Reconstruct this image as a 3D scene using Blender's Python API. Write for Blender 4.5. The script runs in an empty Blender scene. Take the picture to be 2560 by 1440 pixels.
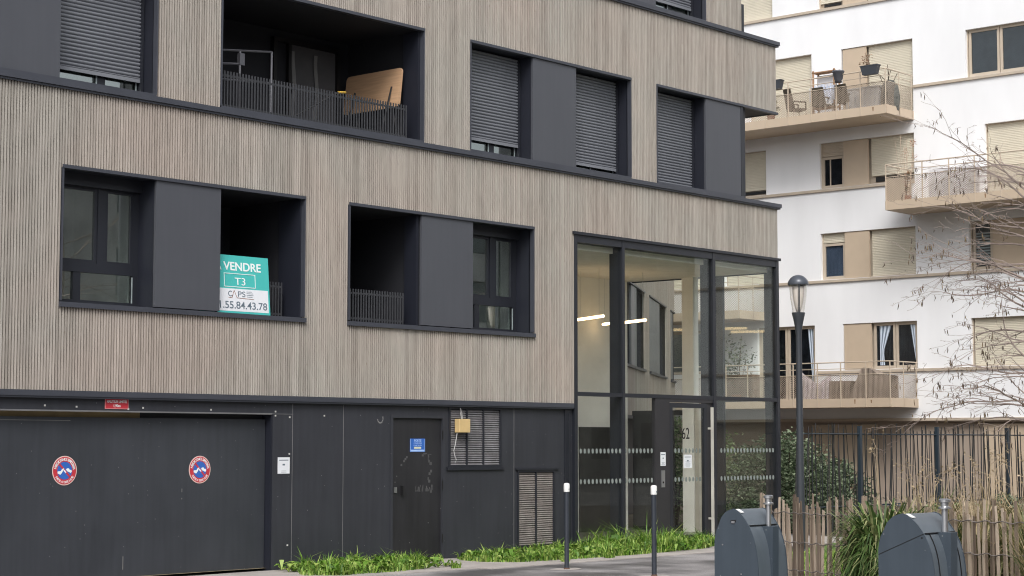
import bpy, math, random
from mathutils import Vector, Matrix
R = math.radians
random.seed(7)
scene = bpy.context.scene
col = scene.collection
rnd = random.random
def ru(a, b): return a + (b - a) * random.random()

# ------------------------------------------------------------------ materials
def new_mat(name):
    m = bpy.data.materials.new(name); m.use_nodes = True
    nt = m.node_tree; b = nt.nodes['Principled BSDF']
    return m, nt, b
def mat(name, c, rough=0.6, metal=0.0, var=0.12, scale=3.0, bump=0.0, bscale=60.0, spec=0.5, stretch=(1, 1, 1), detail=4):
    m, nt, b = new_mat(name)
    b.inputs['Roughness'].default_value = rough; b.inputs['Metallic'].default_value = metal
    b.inputs['Specular IOR Level'].default_value = spec
    tc = nt.nodes.new('ShaderNodeTexCoord'); mp = nt.nodes.new('ShaderNodeMapping'); mp.inputs['Scale'].default_value = stretch
    nz = nt.nodes.new('ShaderNodeTexNoise'); nz.inputs['Scale'].default_value = scale; nz.inputs['Detail'].default_value = detail
    nt.links.new(tc.outputs['Object'], mp.inputs['Vector']); nt.links.new(mp.outputs[0], nz.inputs['Vector'])
    rp = nt.nodes.new('ShaderNodeValToRGB')
    rp.color_ramp.elements[0].position = 0.3; rp.color_ramp.elements[1].position = 0.7
    rp.color_ramp.elements[0].color = [x * (1 - var) for x in c] + [1]
    rp.color_ramp.elements[1].color = [min(1, x * (1 + var)) for x in c] + [1]
    nt.links.new(nz.outputs['Fac'], rp.inputs['Fac']); nt.links.new(rp.outputs[0], b.inputs['Base Color'])
    if bump:
        n2 = nt.nodes.new('ShaderNodeTexNoise'); n2.inputs['Scale'].default_value = bscale; n2.inputs['Detail'].default_value = 6
        bp = nt.nodes.new('ShaderNodeBump'); bp.inputs['Strength'].default_value = bump; bp.inputs['Distance'].default_value = 0.01
        nt.links.new(mp.outputs[0], n2.inputs['Vector']); nt.links.new(n2.outputs['Fac'], bp.inputs['Height']); nt.links.new(bp.outputs[0], b.inputs['Normal'])
    return m
def leaf_mat(name, c1, c2, c3, rough=0.55, pos=(0.0, 0.5, 1.0)):
    m, nt, b = new_mat(name); b.inputs['Roughness'].default_value = rough
    g = nt.nodes.new('ShaderNodeNewGeometry'); rp = nt.nodes.new('ShaderNodeValToRGB')
    e = rp.color_ramp.elements; e[0].position = pos[0]; e[0].color = c1 + (1,); e[1].position = pos[2]; e[1].color = c3 + (1,)
    k = e.new(pos[1]); k.color = c2 + (1,)
    nt.links.new(g.outputs['Random Per Island'], rp.inputs['Fac']); nt.links.new(rp.outputs[0], b.inputs['Base Color'])
    tr = nt.nodes.new('ShaderNodeBsdfTranslucent'); mx = nt.nodes.new('ShaderNodeMixShader'); mx.inputs[0].default_value = 0.25
    nt.links.new(rp.outputs[0], tr.inputs['Color'])
    out = nt.nodes['Material Output']; nt.links.new(b.outputs[0], mx.inputs[1]); nt.links.new(tr.outputs[0], mx.inputs[2]); nt.links.new(mx.outputs[0], out.inputs['Surface'])
    return m
def glass_mat(name, tint=(0.86, 0.9, 0.88), refl=0.12, rough=0.0, mult=1.3):
    m = bpy.data.materials.new(name); m.use_nodes = True; nt = m.node_tree; nt.nodes.clear()
    out = nt.nodes.new('ShaderNodeOutputMaterial'); t = nt.nodes.new('ShaderNodeBsdfTransparent'); t.inputs[0].default_value = tint + (1,)
    g = nt.nodes.new('ShaderNodeBsdfGlossy'); g.inputs['Roughness'].default_value = rough; g.inputs[0].default_value = (0.95, 1, 0.98, 1)
    lw = nt.nodes.new('ShaderNodeFresnel'); ge = nt.nodes.new('ShaderNodeNewGeometry'); ir = nt.nodes.new('ShaderNodeMapRange')
    ir.inputs['To Min'].default_value = 1.5; ir.inputs['To Max'].default_value = 1 / 1.5; nt.links.new(ge.outputs['Backfacing'], ir.inputs['Value']); nt.links.new(ir.outputs[0], lw.inputs['IOR'])
    ad = nt.nodes.new('ShaderNodeMath'); ad.operation = 'MULTIPLY_ADD'; ad.inputs[1].default_value = mult; ad.inputs[2].default_value = refl - 0.05; ad.use_clamp = True
    mx = nt.nodes.new('ShaderNodeMixShader')
    nt.links.new(lw.outputs[0], ad.inputs[0]); nt.links.new(ad.outputs[0], mx.inputs[0]); nt.links.new(t.outputs[0], mx.inputs[1]); nt.links.new(g.outputs[0], mx.inputs[2]); nt.links.new(mx.outputs[0], out.inputs[0])
    return m
PITCH = 0.045
def wood_mat(name):
    m, nt, b = new_mat(name); b.inputs['Roughness'].default_value = 0.75; b.inputs['Specular IOR Level'].default_value = 0.25
    tc = nt.nodes.new('ShaderNodeTexCoord'); sx = nt.nodes.new('ShaderNodeSeparateXYZ'); nt.links.new(tc.outputs['Object'], sx.inputs[0])
    def math_(op, a, bv):
        n = nt.nodes.new('ShaderNodeMath'); n.operation = op
        nt.links.new(a, n.inputs[0])
        if bv is not None: n.inputs[1].default_value = bv
        return n.outputs[0]
    def rand_of(period, seed):
        f = math_('FLOOR', math_('DIVIDE', sx.outputs[0], period), None)
        w = nt.nodes.new('ShaderNodeTexWhiteNoise'); w.noise_dimensions = '1D'
        nt.links.new(math_('ADD', f, seed), w.inputs['W']); return w.outputs['Value']
    r1 = rand_of(PITCH, 3.3); r3 = rand_of(PITCH * 3, 40.7)
    mp = nt.nodes.new('ShaderNodeMapping'); mp.inputs['Scale'].default_value = (9, 9, 1.3); nt.links.new(tc.outputs['Object'], mp.inputs[0])
    nz = nt.nodes.new('ShaderNodeTexNoise'); nz.inputs['Scale'].default_value = 2.0; nz.inputs['Detail'].default_value = 6; nz.inputs['Roughness'].default_value = 0.65
    nt.links.new(mp.outputs[0], nz.inputs['Vector'])
    nb = nt.nodes.new('ShaderNodeTexNoise'); nb.inputs['Scale'].default_value = 0.55; nb.inputs['Detail'].default_value = 2; nt.links.new(tc.outputs['Object'], nb.inputs['Vector'])
    s = nt.nodes.new('ShaderNodeMath'); s.operation = 'ADD'; nt.links.new(math_('MULTIPLY', r1, 0.18), s.inputs[0]); nt.links.new(math_('MULTIPLY', nz.outputs['Fac'], 0.5), s.inputs[1])
    s2 = nt.nodes.new('ShaderNodeMath'); s2.operation = 'ADD'; nt.links.new(s.outputs[0], s2.inputs[0]); nt.links.new(math_('MULTIPLY', r3, 0.12), s2.inputs[1])
    s3 = nt.nodes.new('ShaderNodeMath'); s3.operation = 'ADD'; nt.links.new(s2.outputs[0], s3.inputs[0]); nt.links.new(math_('MULTIPLY_ADD', nb.outputs['Fac'], 0.5), s3.inputs[1])
    s3.inputs[1].default_value = 0
    rp = nt.nodes.new('ShaderNodeValToRGB'); e = rp.color_ramp.elements
    e[0].position = 0.22; e[0].color = (0.30, 0.27, 0.243, 1); e[1].position = 0.60; e[1].color = (0.485, 0.443, 0.405, 1)
    k = e.new(0.40); k.color = (0.395, 0.358, 0.325, 1)
    nt.links.new(s2.outputs[0], rp.inputs['Fac'])
    # faint green-grey / pinkish weathering in broad patches
    mx = nt.nodes.new('ShaderNodeMix'); mx.data_type = 'RGBA'; mx.blend_type = 'MULTIPLY'; mx.inputs[0].default_value = 0.5
    r2 = nt.nodes.new('ShaderNodeValToRGB'); r2.color_ramp.elements[0].position = .35; r2.color_ramp.elements[1].position = .65
    r2.color_ramp.elements[0].color = (0.86, 0.91, 0.88, 1); r2.color_ramp.elements[1].color = (1.0, 0.92, 0.86, 1)
    nt.links.new(nb.outputs['Fac'], r2.inputs[0]); nt.links.new(rp.outputs[0], mx.inputs[6]); nt.links.new(r2.outputs[0], mx.inputs[7])
    # knots
    mk = nt.nodes.new('ShaderNodeMapping'); mk.inputs['Scale'].default_value = (1, 1, 0.45); nt.links.new(tc.outputs['Object'], mk.inputs[0])
    vo = nt.nodes.new('ShaderNodeTexVoronoi'); vo.inputs['Scale'].default_value = 5.5; nt.links.new(mk.outputs[0], vo.inputs['Vector'])
    kr = nt.nodes.new('ShaderNodeValToRGB'); kr.color_ramp.elements[0].position = .02; kr.color_ramp.elements[0].color = (0.75, 0.7, 0.66, 1); kr.color_ramp.elements[1].position = .06; kr.color_ramp.elements[1].color = (1, 1, 1, 1)
    nt.links.new(vo.outputs['Distance'], kr.inputs[0])
    m2 = nt.nodes.new('ShaderNodeMix'); m2.data_type = 'RGBA'; m2.blend_type = 'MULTIPLY'; m2.inputs[0].default_value = 1
    nt.links.new(mx.outputs[2], m2.inputs[6]); nt.links.new(kr.outputs[0], m2.inputs[7])
    nt.links.new(m2.outputs[2], b.inputs['Base Color'])
    return m
def emit_mat(name, c, s):
    m, nt, b = new_mat(name); b.inputs['Emission Color'].default_value = c + (1,); b.inputs['Emission Strength'].default_value = s; b.inputs['Base Color'].default_value = c + (1,)
    return m
def dirty_mat(name, c, rough, streak, specks=0.0, spec=0.4):
    """painted metal with broad cloudy dirt, vertical runs and small pale chips"""
    m, nt, b = new_mat(name); b.inputs['Specular IOR Level'].default_value = spec
    tc = nt.nodes.new('ShaderNodeTexCoord')
    n1 = nt.nodes.new('ShaderNodeTexNoise'); n1.inputs['Scale'].default_value = 0.9; n1.inputs['Detail'].default_value = 7; n1.inputs['Roughness'].default_value = .62
    nt.links.new(tc.outputs['Object'], n1.inputs['Vector'])
    mp = nt.nodes.new('ShaderNodeMapping'); mp.inputs['Scale'].default_value = (5, 5, 0.35); nt.links.new(tc.outputs['Object'], mp.inputs[0])
    n2 = nt.nodes.new('ShaderNodeTexNoise'); n2.inputs['Scale'].default_value = 2.5; n2.inputs['Detail'].default_value = 5; nt.links.new(mp.outputs[0], n2.inputs['Vector'])
    r1 = nt.nodes.new('ShaderNodeValToRGB'); r1.color_ramp.elements[0].position = .3; r1.color_ramp.elements[1].position = .72
    lo = [x * (1 - streak) for x in c]; hi = [x * (1 + streak) + 0.004 for x in c]
    r1.color_ramp.elements[0].color = lo + [1]; r1.color_ramp.elements[1].color = hi + [1]
    av = nt.nodes.new('ShaderNodeMath'); av.operation = 'MULTIPLY_ADD'; av.inputs[1].default_value = .4; nt.links.new(n2.outputs['Fac'], av.inputs[0])
    a2 = nt.nodes.new('ShaderNodeMath'); a2.operation = 'MULTIPLY'; a2.inputs[1].default_value = .6; nt.links.new(n1.outputs['Fac'], a2.inputs[0]); nt.links.new(a2.outputs[0], av.inputs[2])
    nt.links.new(av.outputs[0], r1.inputs[0])
    last = r1.outputs[0]
    if specks:
        v = nt.nodes.new('ShaderNodeTexVoronoi'); v.inputs['Scale'].default_value = 7; nt.links.new(tc.outputs['Object'], v.inputs['Vector'])
        vr = nt.nodes.new('ShaderNodeValToRGB'); vr.color_ramp.elements[0].position = .035; vr.color_ramp.elements[0].color = (1, 1, 1, 1); vr.color_ramp.elements[1].position = .06; vr.color_ramp.elements[1].color = (0, 0, 0, 1)
        nt.links.new(v.outputs['Distance'], vr.inputs[0])
        mk = nt.nodes.new('ShaderNodeMath'); mk.operation = 'MULTIPLY'; mk.inputs[1].default_value = specks; nt.links.new(vr.outputs[0], mk.inputs[0])
        mx = nt.nodes.new('ShaderNodeMix'); mx.data_type = 'RGBA'; nt.links.new(mk.outputs[0], mx.inputs[0]); nt.links.new(last, mx.inputs[6]); mx.inputs[7].default_value = (.35, .35, .34, 1)
        last = mx.outputs[2]
    nt.links.new(last, b.inputs['Base Color'])
    rr = nt.nodes.new('ShaderNodeMapRange'); rr.inputs['To Min'].default_value = rough - .1; rr.inputs['To Max'].default_value = rough + .1
    nt.links.new(n1.outputs['Fac'], rr.inputs['Value']); nt.links.new(rr.outputs[0], b.inputs['Roughness'])
    n3 = nt.nodes.new('ShaderNodeTexNoise'); n3.inputs['Scale'].default_value = 1.6; nt.links.new(tc.outputs['Object'], n3.inputs['Vector'])
    bp = nt.nodes.new('ShaderNodeBump'); bp.inputs['Strength'].default_value = .12; bp.inputs['Distance'].default_value = .03; nt.links.new(n3.outputs['Fac'], bp.inputs['Height']); nt.links.new(bp.outputs[0], b.inputs['Normal'])
    return m

WOOD = wood_mat('weathered_wood')
WBACK = mat('dark_groove_wood', (0.022, 0.017, 0.015), .9)
PANEL = dirty_mat('charcoal_panel', (0.066, 0.07, 0.083), .45, .06, 0, .5)
TRIM = mat('charcoal_trim', (0.048, 0.052, 0.066), .42, var=.08)
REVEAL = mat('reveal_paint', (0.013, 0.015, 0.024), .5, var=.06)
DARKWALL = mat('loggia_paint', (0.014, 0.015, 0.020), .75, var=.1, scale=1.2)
FRAME = mat('window_frame_paint', (0.017, 0.019, 0.026), .4, var=.06)
SHUT = mat('shutter_aluminium', (0.19, 0.2, 0.225), .4, var=.06, scale=1.5)
BASE = dirty_mat('ground_floor_paint', (0.030, 0.032, 0.040), .55, .2, .5)
GATE = dirty_mat('garage_paint', (0.036, 0.040, 0.048), .5, .2, .35)
DOOR = dirty_mat('service_door_paint', (0.02, 0.02, 0.023), .5, .3, .8)
GLASS = glass_mat('window_glass', (0.82, 0.86, 0.84), .30)
LGLASS = glass_mat('lobby_glass', (0.965, 0.978, 0.965), .055, mult=.55)
DARKGLASS = glass_mat('dim_glass', (0.55, 0.58, 0.62), .07)
ROOM = mat('room_wall', (0.78, 0.79, 0.76), .9)
ROOMD = mat('room_dark', (0.06, 0.06, 0.06), .9)
CURT = mat('white_curtain', (0.6, 0.68, 0.78), .9, var=.12, scale=14, stretch=(1, 1, .1))
BCURT = mat('grey_curtain', (0.09, 0.09, 0.095), .9)
LOBBYW = mat('lobby_plaster', (0.86, 0.84, 0.80), .85, var=.07, scale=1.5)
LOBBYC = mat('lobby_ceiling', (0.80, 0.76, 0.70), .85, var=.05)
LOBBYF = mat('lobby_floor', (0.12, 0.11, 0.1), .35)
BLACK = mat('black_paint', (0.008, 0.008, 0.009), .5)
WHITE = mat('white_plastic', (0.75, 0.75, 0.74), .5, var=.04)
STEEL = mat('brushed_steel', (0.55, 0.56, 0.58), .3, metal=.9, var=.05)
VENT = mat('vent_slat_metal', (0.20, 0.193, 0.2), .5, var=.2, scale=6)
RENDER = mat('white_render', (0.79, 0.80, 0.82), .85, var=.05, scale=.9, stretch=(1, 1, .3), bump=.05, bscale=40)
BEIGE = mat('beige_trim', (0.47, 0.40, 0.32), .6, var=.08, scale=2, stretch=(1, 1, 1))
BEIGEP = mat('beige_panel', (0.50, 0.405, 0.305), .55, var=.03)
CREAM = mat('cream_shutter', (0.62, 0.575, 0.47), .6, var=.03)
BBASE = mat('beige_plinth', (0.34, 0.28, 0.23), .8, var=.06, scale=1)
BRAIL = mat('beige_rail', (0.50, 0.42, 0.33), .45, var=.05)
BSOFF = mat('balcony_soffit', (0.42, 0.34, 0.26), .8, var=.05)
MESHM = mat('expanded_metal', (0.38, 0.31, 0.245), .5, var=.08)

# ------------------------------------------------------------------ mesh builder
class M:
    def __init__(s, f=None): s.v = []; s.fc = []; s.f = f or (lambda a, b, c: (a, b, c))
    def vert(s, p): s.v.append(s.f(*p)); return len(s.v) - 1
    def face(s, pts): s.fc.append([s.vert(p) for p in pts]); return s
    def box(s, x0, x1, y0, y1, z0, z1):
        x0, x1 = min(x0, x1), max(x0, x1); y0, y1 = min(y0, y1), max(y0, y1); z0, z1 = min(z0, z1), max(z0, z1)
        i = [s.vert(p) for p in ((x0, y0, z0), (x1, y0, z0), (x1, y1, z0), (x0, y1, z0), (x0, y0, z1), (x1, y0, z1), (x1, y1, z1), (x0, y1, z1))]
        for q in ((0, 3, 2, 1), (4, 5, 6, 7), (0, 1, 5, 4), (1, 2, 6, 5), (2, 3, 7, 6), (3, 0, 4, 7)): s.fc.append([i[k] for k in q])
        return s
    def recess(s, x0, x1, y0, y1, z0, z1):
        """five inward faces, open at y0"""
        s.face([(x0, y0, z0), (x0, y1, z0), (x0, y1, z1), (x0, y0, z1)]); s.face([(x1, y0, z0), (x1, y0, z1), (x1, y1, z1), (x1, y1, z0)])
        s.face([(x0, y0, z0), (x1, y0, z0), (x1, y1, z0), (x0, y1, z0)]); s.face([(x0, y0, z1), (x0, y1, z1), (x1, y1, z1), (x1, y0, z1)])
        s.face([(x0, y1, z0), (x1, y1, z0), (x1, y1, z1), (x0, y1, z1)]); return s
    def prism(s, prof, fa, a0, a1):
        """prof: 2-D points, fa(p, a) -> 3-D point, extruded from a0 to a1"""
        n = len(prof); A = [s.vert(fa(p, a0)) for p in prof]; B = [s.vert(fa(p, a1)) for p in prof]
        for k in range(n): s.fc.append([A[k], A[(k + 1) % n], B[(k + 1) % n], B[k]])
        s.fc.append(A[::-1]); s.fc.append(B); return s
    def tube(s, pts, rad, n=6, cap=True):
        pts = [Vector(p) for p in pts]
        if not isinstance(rad, (list, tuple)): rad = [rad] * len(pts)
        rings = []
        up = Vector((0, 0, 1))
        for k, p in enumerate(pts):
            d = (pts[min(k + 1, len(pts) - 1)] - pts[max(k - 1, 0)])
            if d.length < 1e-9: d = Vector((0, 0, 1))
            d.normalize(); a = d.cross(up if abs(d.z) < .95 else Vector((1, 0, 0))).normalized(); b = d.cross(a)
            rings.append([s.vert(tuple(p + (a * math.cos(t) + b * math.sin(t)) * rad[k])) for t in [2 * math.pi * j / n for j in range(n)]])
        for k in range(len(rings) - 1):
            for j in range(n): s.fc.append([rings[k][j], rings[k][(j + 1) % n], rings[k + 1][(j + 1) % n], rings[k + 1][j]])
        if cap: s.fc.append(rings[0][::-1]); s.fc.append(rings[-1])
        return s
    def lathe(s, c, prof, n=20):
        """prof: (radius, z) list, about a vertical axis at c"""
        rings = [[s.vert((c[0] + r * math.cos(2 * math.pi * j / n), c[1] + r * math.sin(2 * math.pi * j / n), c[2] + z)) for j in range(n)] for r, z in prof]
        for k in range(len(rings) - 1):
            for j in range(n): s.fc.append([rings[k][j], rings[k][(j + 1) % n], rings[k + 1][(j + 1) % n], rings[k + 1][j]])
        s.fc.append(rings[0][::-1]); s.fc.append(rings[-1]); return s
    def text(s, body, size, mtx, align='LEFT', sx=1.0, ext=0.001, bold=0.0, width=None):
        cu = bpy.data.curves.new('t', 'FONT'); cu.body = body; cu.size = size; cu.align_x = align; cu.extrude = ext; cu.offset = bold
        o = bpy.data.objects.new('t', cu); col.objects.link(o)
        me = bpy.data.meshes.new_from_object(o.evaluated_get(bpy.context.evaluated_depsgraph_get()))
        n = len(s.v)
        if width: xs = [v.co.x for v in me.vertices]; sx = width / (max(xs) - min(xs)); mtx = mtx @ Matrix.Translation((-min(xs) * sx, 0, 0))
        for v in me.vertices:
            p = mtx @ Vector((v.co.x * sx, v.co.y, v.co.z)); s.v.append(tuple(p))
        for p in me.polygons: s.fc.append([n + i for i in p.vertices])
        bpy.data.objects.remove(o); bpy.data.curves.remove(cu); bpy.data.meshes.remove(me); return s
    def build(s, name, material, parent=None, smooth=False):
        me = bpy.data.meshes.new(name); me.from_pydata(s.v, [], s.fc); me.validate(); me.update()
        if smooth:
            me.polygons.foreach_set('use_smooth', [True] * len(me.polygons))
            if smooth == 'angle' and hasattr(me, 'set_sharp_from_angle'): me.set_sharp_from_angle(angle=R(35))
        me.materials.append(material)
        o = bpy.data.objects.new(name, me); col.objects.link(o)
        if parent: o.parent = parent
        return o
def tag(o, label, cat, group=None, kind=None):
    o['label'] = label
    if cat: o['category'] = cat
    if group: o['group'] = group
    if kind: o['kind'] = kind
    return o
def empty(name, loc, label, cat, group=None, rz=0):
    o = bpy.data.objects.new(name, None); col.objects.link(o); o.location = loc; o.rotation_euler.z = rz; o.empty_display_size = .2
    return tag(o, label, cat, group)
def struct(o, label, kind='structure'):
    o['kind'] = kind; o['label'] = label; o['category'] = label.split()[-1] if False else o.name.split('.')[0].replace('_', ' '); return o
def copy_tree(o, parent=None):
    c = o.copy(); col.objects.link(c); c.parent = parent
    for ch in list(o.children): copy_tree(ch, c)
    return c
def wmat(x, y, z, ang=0.0, face='-Y'):
    """text frame standing on a wall: -Y faces the street"""
    m = Matrix(((1, 0, 0, x), (0, 0, -1, y), (0, 1, 0, z), (0, 0, 0, 1)))
    return m @ Matrix.Rotation(ang, 4, 'Z')

# ------------------------------------------------------------------ helpers for facades (u along, d inward, z up)
def wall_cells(mb, u0, u1, z0, z1, d0, d1, holes):
    us = sorted({u0, u1} | {min(max(h[k], u0), u1) for h in holes for k in (0, 1)})
    zs = sorted({z0, z1} | {min(max(h[k], z0), z1) for h in holes for k in (2, 3)})
    for a, b in zip(us, us[1:]):
        run = None
        for c, e in zip(zs, zs[1:]):
            um, zm = (a + b) / 2, (c + e) / 2
            solid = not any(h[0] < um < h[1] and h[2] < zm < h[3] for h in holes)
            if solid:
                if run is None: run = [c, e]
                else: run[1] = e
            elif run: mb.box(a, b, d0, d1, *run); run = None
        if run: mb.box(a, b, d0, d1, *run)
def slats(mb, u0, u1, z0, z1, d0, d1, holes, pitch=PITCH, w=0.0265):
    k = math.ceil(u0 / pitch)
    while (k + 1) * pitch <= u1 + 1e-6:
        a = k * pitch + (pitch - w) / 2; b = a + w; c = (a + b) / 2
        cuts = sorted((h[2], h[3]) for h in holes if h[0] - .006 < c < h[1] + .006)
        z = z0
        for c0, c1 in cuts:
            if c0 >= z1: break
            if c0 > z: mb.box(a, b, d0, d1, z, c0)
            z = max(z, c1)
        if z < z1: mb.box(a, b, d0, d1, z, z1)
        k += 1
def shutter(mb, u0, u1, z0, z1, d, pitch=0.052, dep=0.012):
    z = z1
    while z > z0 + 0.001:
        b = max(z0, z - pitch); h = z - b
        prof = [(d + dep, b), (d + dep * .4, b + h * .1), (d, b + h * .3), (d - dep * .1, b + h * .55), (d, b + h * .72), (d + dep, b + h * .82), (d + dep, b + h * .98), (d + dep + .01, b + h * .98), (d + dep + .01, b)]
        mb.prism(prof, lambda p, a: (a, p[0], p[1]), u0, u1); z -= pitch
def frame_rect(mb, u0, u1, z0, z1, w, d0, d1):
    mb.box(u0, u1, d0, d1, z0, z0 + w); mb.box(u0, u1, d0, d1, z1 - w, z1); mb.box(u0, u0 + w, d0, d1, z0 + w, z1 - w); mb.box(u1 - w, u1, d0, d1, z0 + w, z1 - w)

# =================================================================== BUILDING A: wood-clad block, facade on Y = 20.86
D = 20.86
A = lambda u, d, z: (u, D + d, z)
blockA = empty('wood_clad_apartment_building', (0, 0, 0), 'apartment block clad in grey-brown vertical wood slats above a black ground floor', 'building')
O1 = (14.78, 19.12, 3.69, 5.50); O2 = (20.05, 24.41, 3.69, 5.50); O3 = (11.2, 16.30, 6.66, 8.49); O4 = (17.47, 21.68, 6.66, 8.49)
O5 = (22.80, 27.15, 6.66, 8.49); O6 = (27.95, 30.80, 6.66, 8.49); O7 = (26.0, 29.54, 9.97, 11.8); OL = (25.5, 32.2, 0, 5.52)
TOPZ = 12.9
notch = [(30.80, 33, 6.60, 8.49), (30.80, 33, 9.96, TOPZ + 1)]
holes = [O1, O2, O3, O4, O5, O6, O7, OL] + notch
mb = M(A); wall_cells(mb, 8.0, 32.0, 2.45, TOPZ, 0.042, 0.085, holes); mb.build('wall_backing', WBACK, blockA)
mb = M(A); slats(mb, 8.0, 32.0, 2.53, 6.57, -.007, .042, holes); slats(mb, 8.0, 32.0, 6.65, 9.89, -.007, .042, holes); slats(mb, 8.0, 32.0, 9.97, TOPZ, -.007, .042, holes)
mb.build('slat_cladding', WOOD, blockA)
mb = M(A)
# end walls, soffits, roof
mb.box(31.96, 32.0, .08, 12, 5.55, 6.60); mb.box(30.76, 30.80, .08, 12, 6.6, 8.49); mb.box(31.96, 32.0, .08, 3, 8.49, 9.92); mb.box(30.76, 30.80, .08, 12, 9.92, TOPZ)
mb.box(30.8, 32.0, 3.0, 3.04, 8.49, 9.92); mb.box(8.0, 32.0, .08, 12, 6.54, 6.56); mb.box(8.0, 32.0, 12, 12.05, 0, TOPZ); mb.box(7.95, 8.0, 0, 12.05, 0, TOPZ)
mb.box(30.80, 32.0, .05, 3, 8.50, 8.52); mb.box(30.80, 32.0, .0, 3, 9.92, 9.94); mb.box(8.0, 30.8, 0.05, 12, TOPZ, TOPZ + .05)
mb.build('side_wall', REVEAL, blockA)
# string courses, flashings and opening trims
mb = M(A)
mb.box(8, 32.06, -.07, .05, 6.575, 6.65); mb.box(8, 32.05, -.045, .05, 6.545, 6.575)
mb.box(8, 32.06, -.07, .05, 9.895, 9.97); mb.box(8, 32.05, -.045, .05, 9.865, 9.895)
mb.box(32.0, 32.06, .05, 3.0, 9.895, 9.97); mb.box(32.0, 32.06, .05, 3.0, 6.575, 6.65)
mb.build('string_course', TRIM, blockA)
mb = M(A); mb.box(8, 25.46, -.045, .09, 2.455, 2.53); mb.box(8, 25.46, -.03, .09, 2.43, 2.455); mb.build('base_flashing', TRIM, blockA)
for o, sill in ((O1, 1), (O2, 1), (O3, 0), (O4, 0), (O5, 0), (O6, 0), (O7, 0)):
    u1 = o[1] if o is not O6 else 32.02
    mb = M(A)
    mb.box(o[0] - .01, u1 + .01, -.03, .06, o[3] - .012, o[3] + .035)
    if sill: mb.box(o[0] - .03, o[1] + .02, -.05, .06, o[2] - .055, o[2] + .012)
    else: mb.box(o[0], o[1], -.02, .06, o[2] - .008, o[2] + .03)
    mb.box(o[0] - .012, o[0] + .012, -.02, .06, o[2] + .03, o[3] - .012)
    if o is not O6: mb.box(o[1] - .012, o[1] + .012, -.02, .06, o[2] + .03, o[3] - .012)
    mb.build('opening_trim', TRIM, blockA)
# flush infill panels
for o, a, b in ((O1, 16.34, 17.50), (O2, 21.66, 22.88), (O3, 11.2, 14.70), (O5, 24.40, 25.58), (O6, 29.53, 30.72), (O7, 26.6, 27.95)):
    mb = M(A); mb.box(a, b, .0, .05, o[2] + .03, o[3] - .012); mb.build('infill_panel', PANEL, blockA)
for q in ((30.725, 30.80, -.005, .09, 6.66, 8.48), (30.80, 31.05, .12, .42, 6.66, 8.49), (30.80, 31.05, .12, .42, 9.97, 10.6)): mb = M(A); mb.box(*q); mb.build('corner_post', FRAME, blockA)
for z0 in (6.65, 9.97):
    mb = M(A)
    for k in range(5): mb.box(30.83, 30.86, .03 + k * .025, .04 + k * .025, z0, z0 + (.62 if z0 < 9 else .5))
    mb.build('guard_bar', BLACK, blockA)
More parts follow.
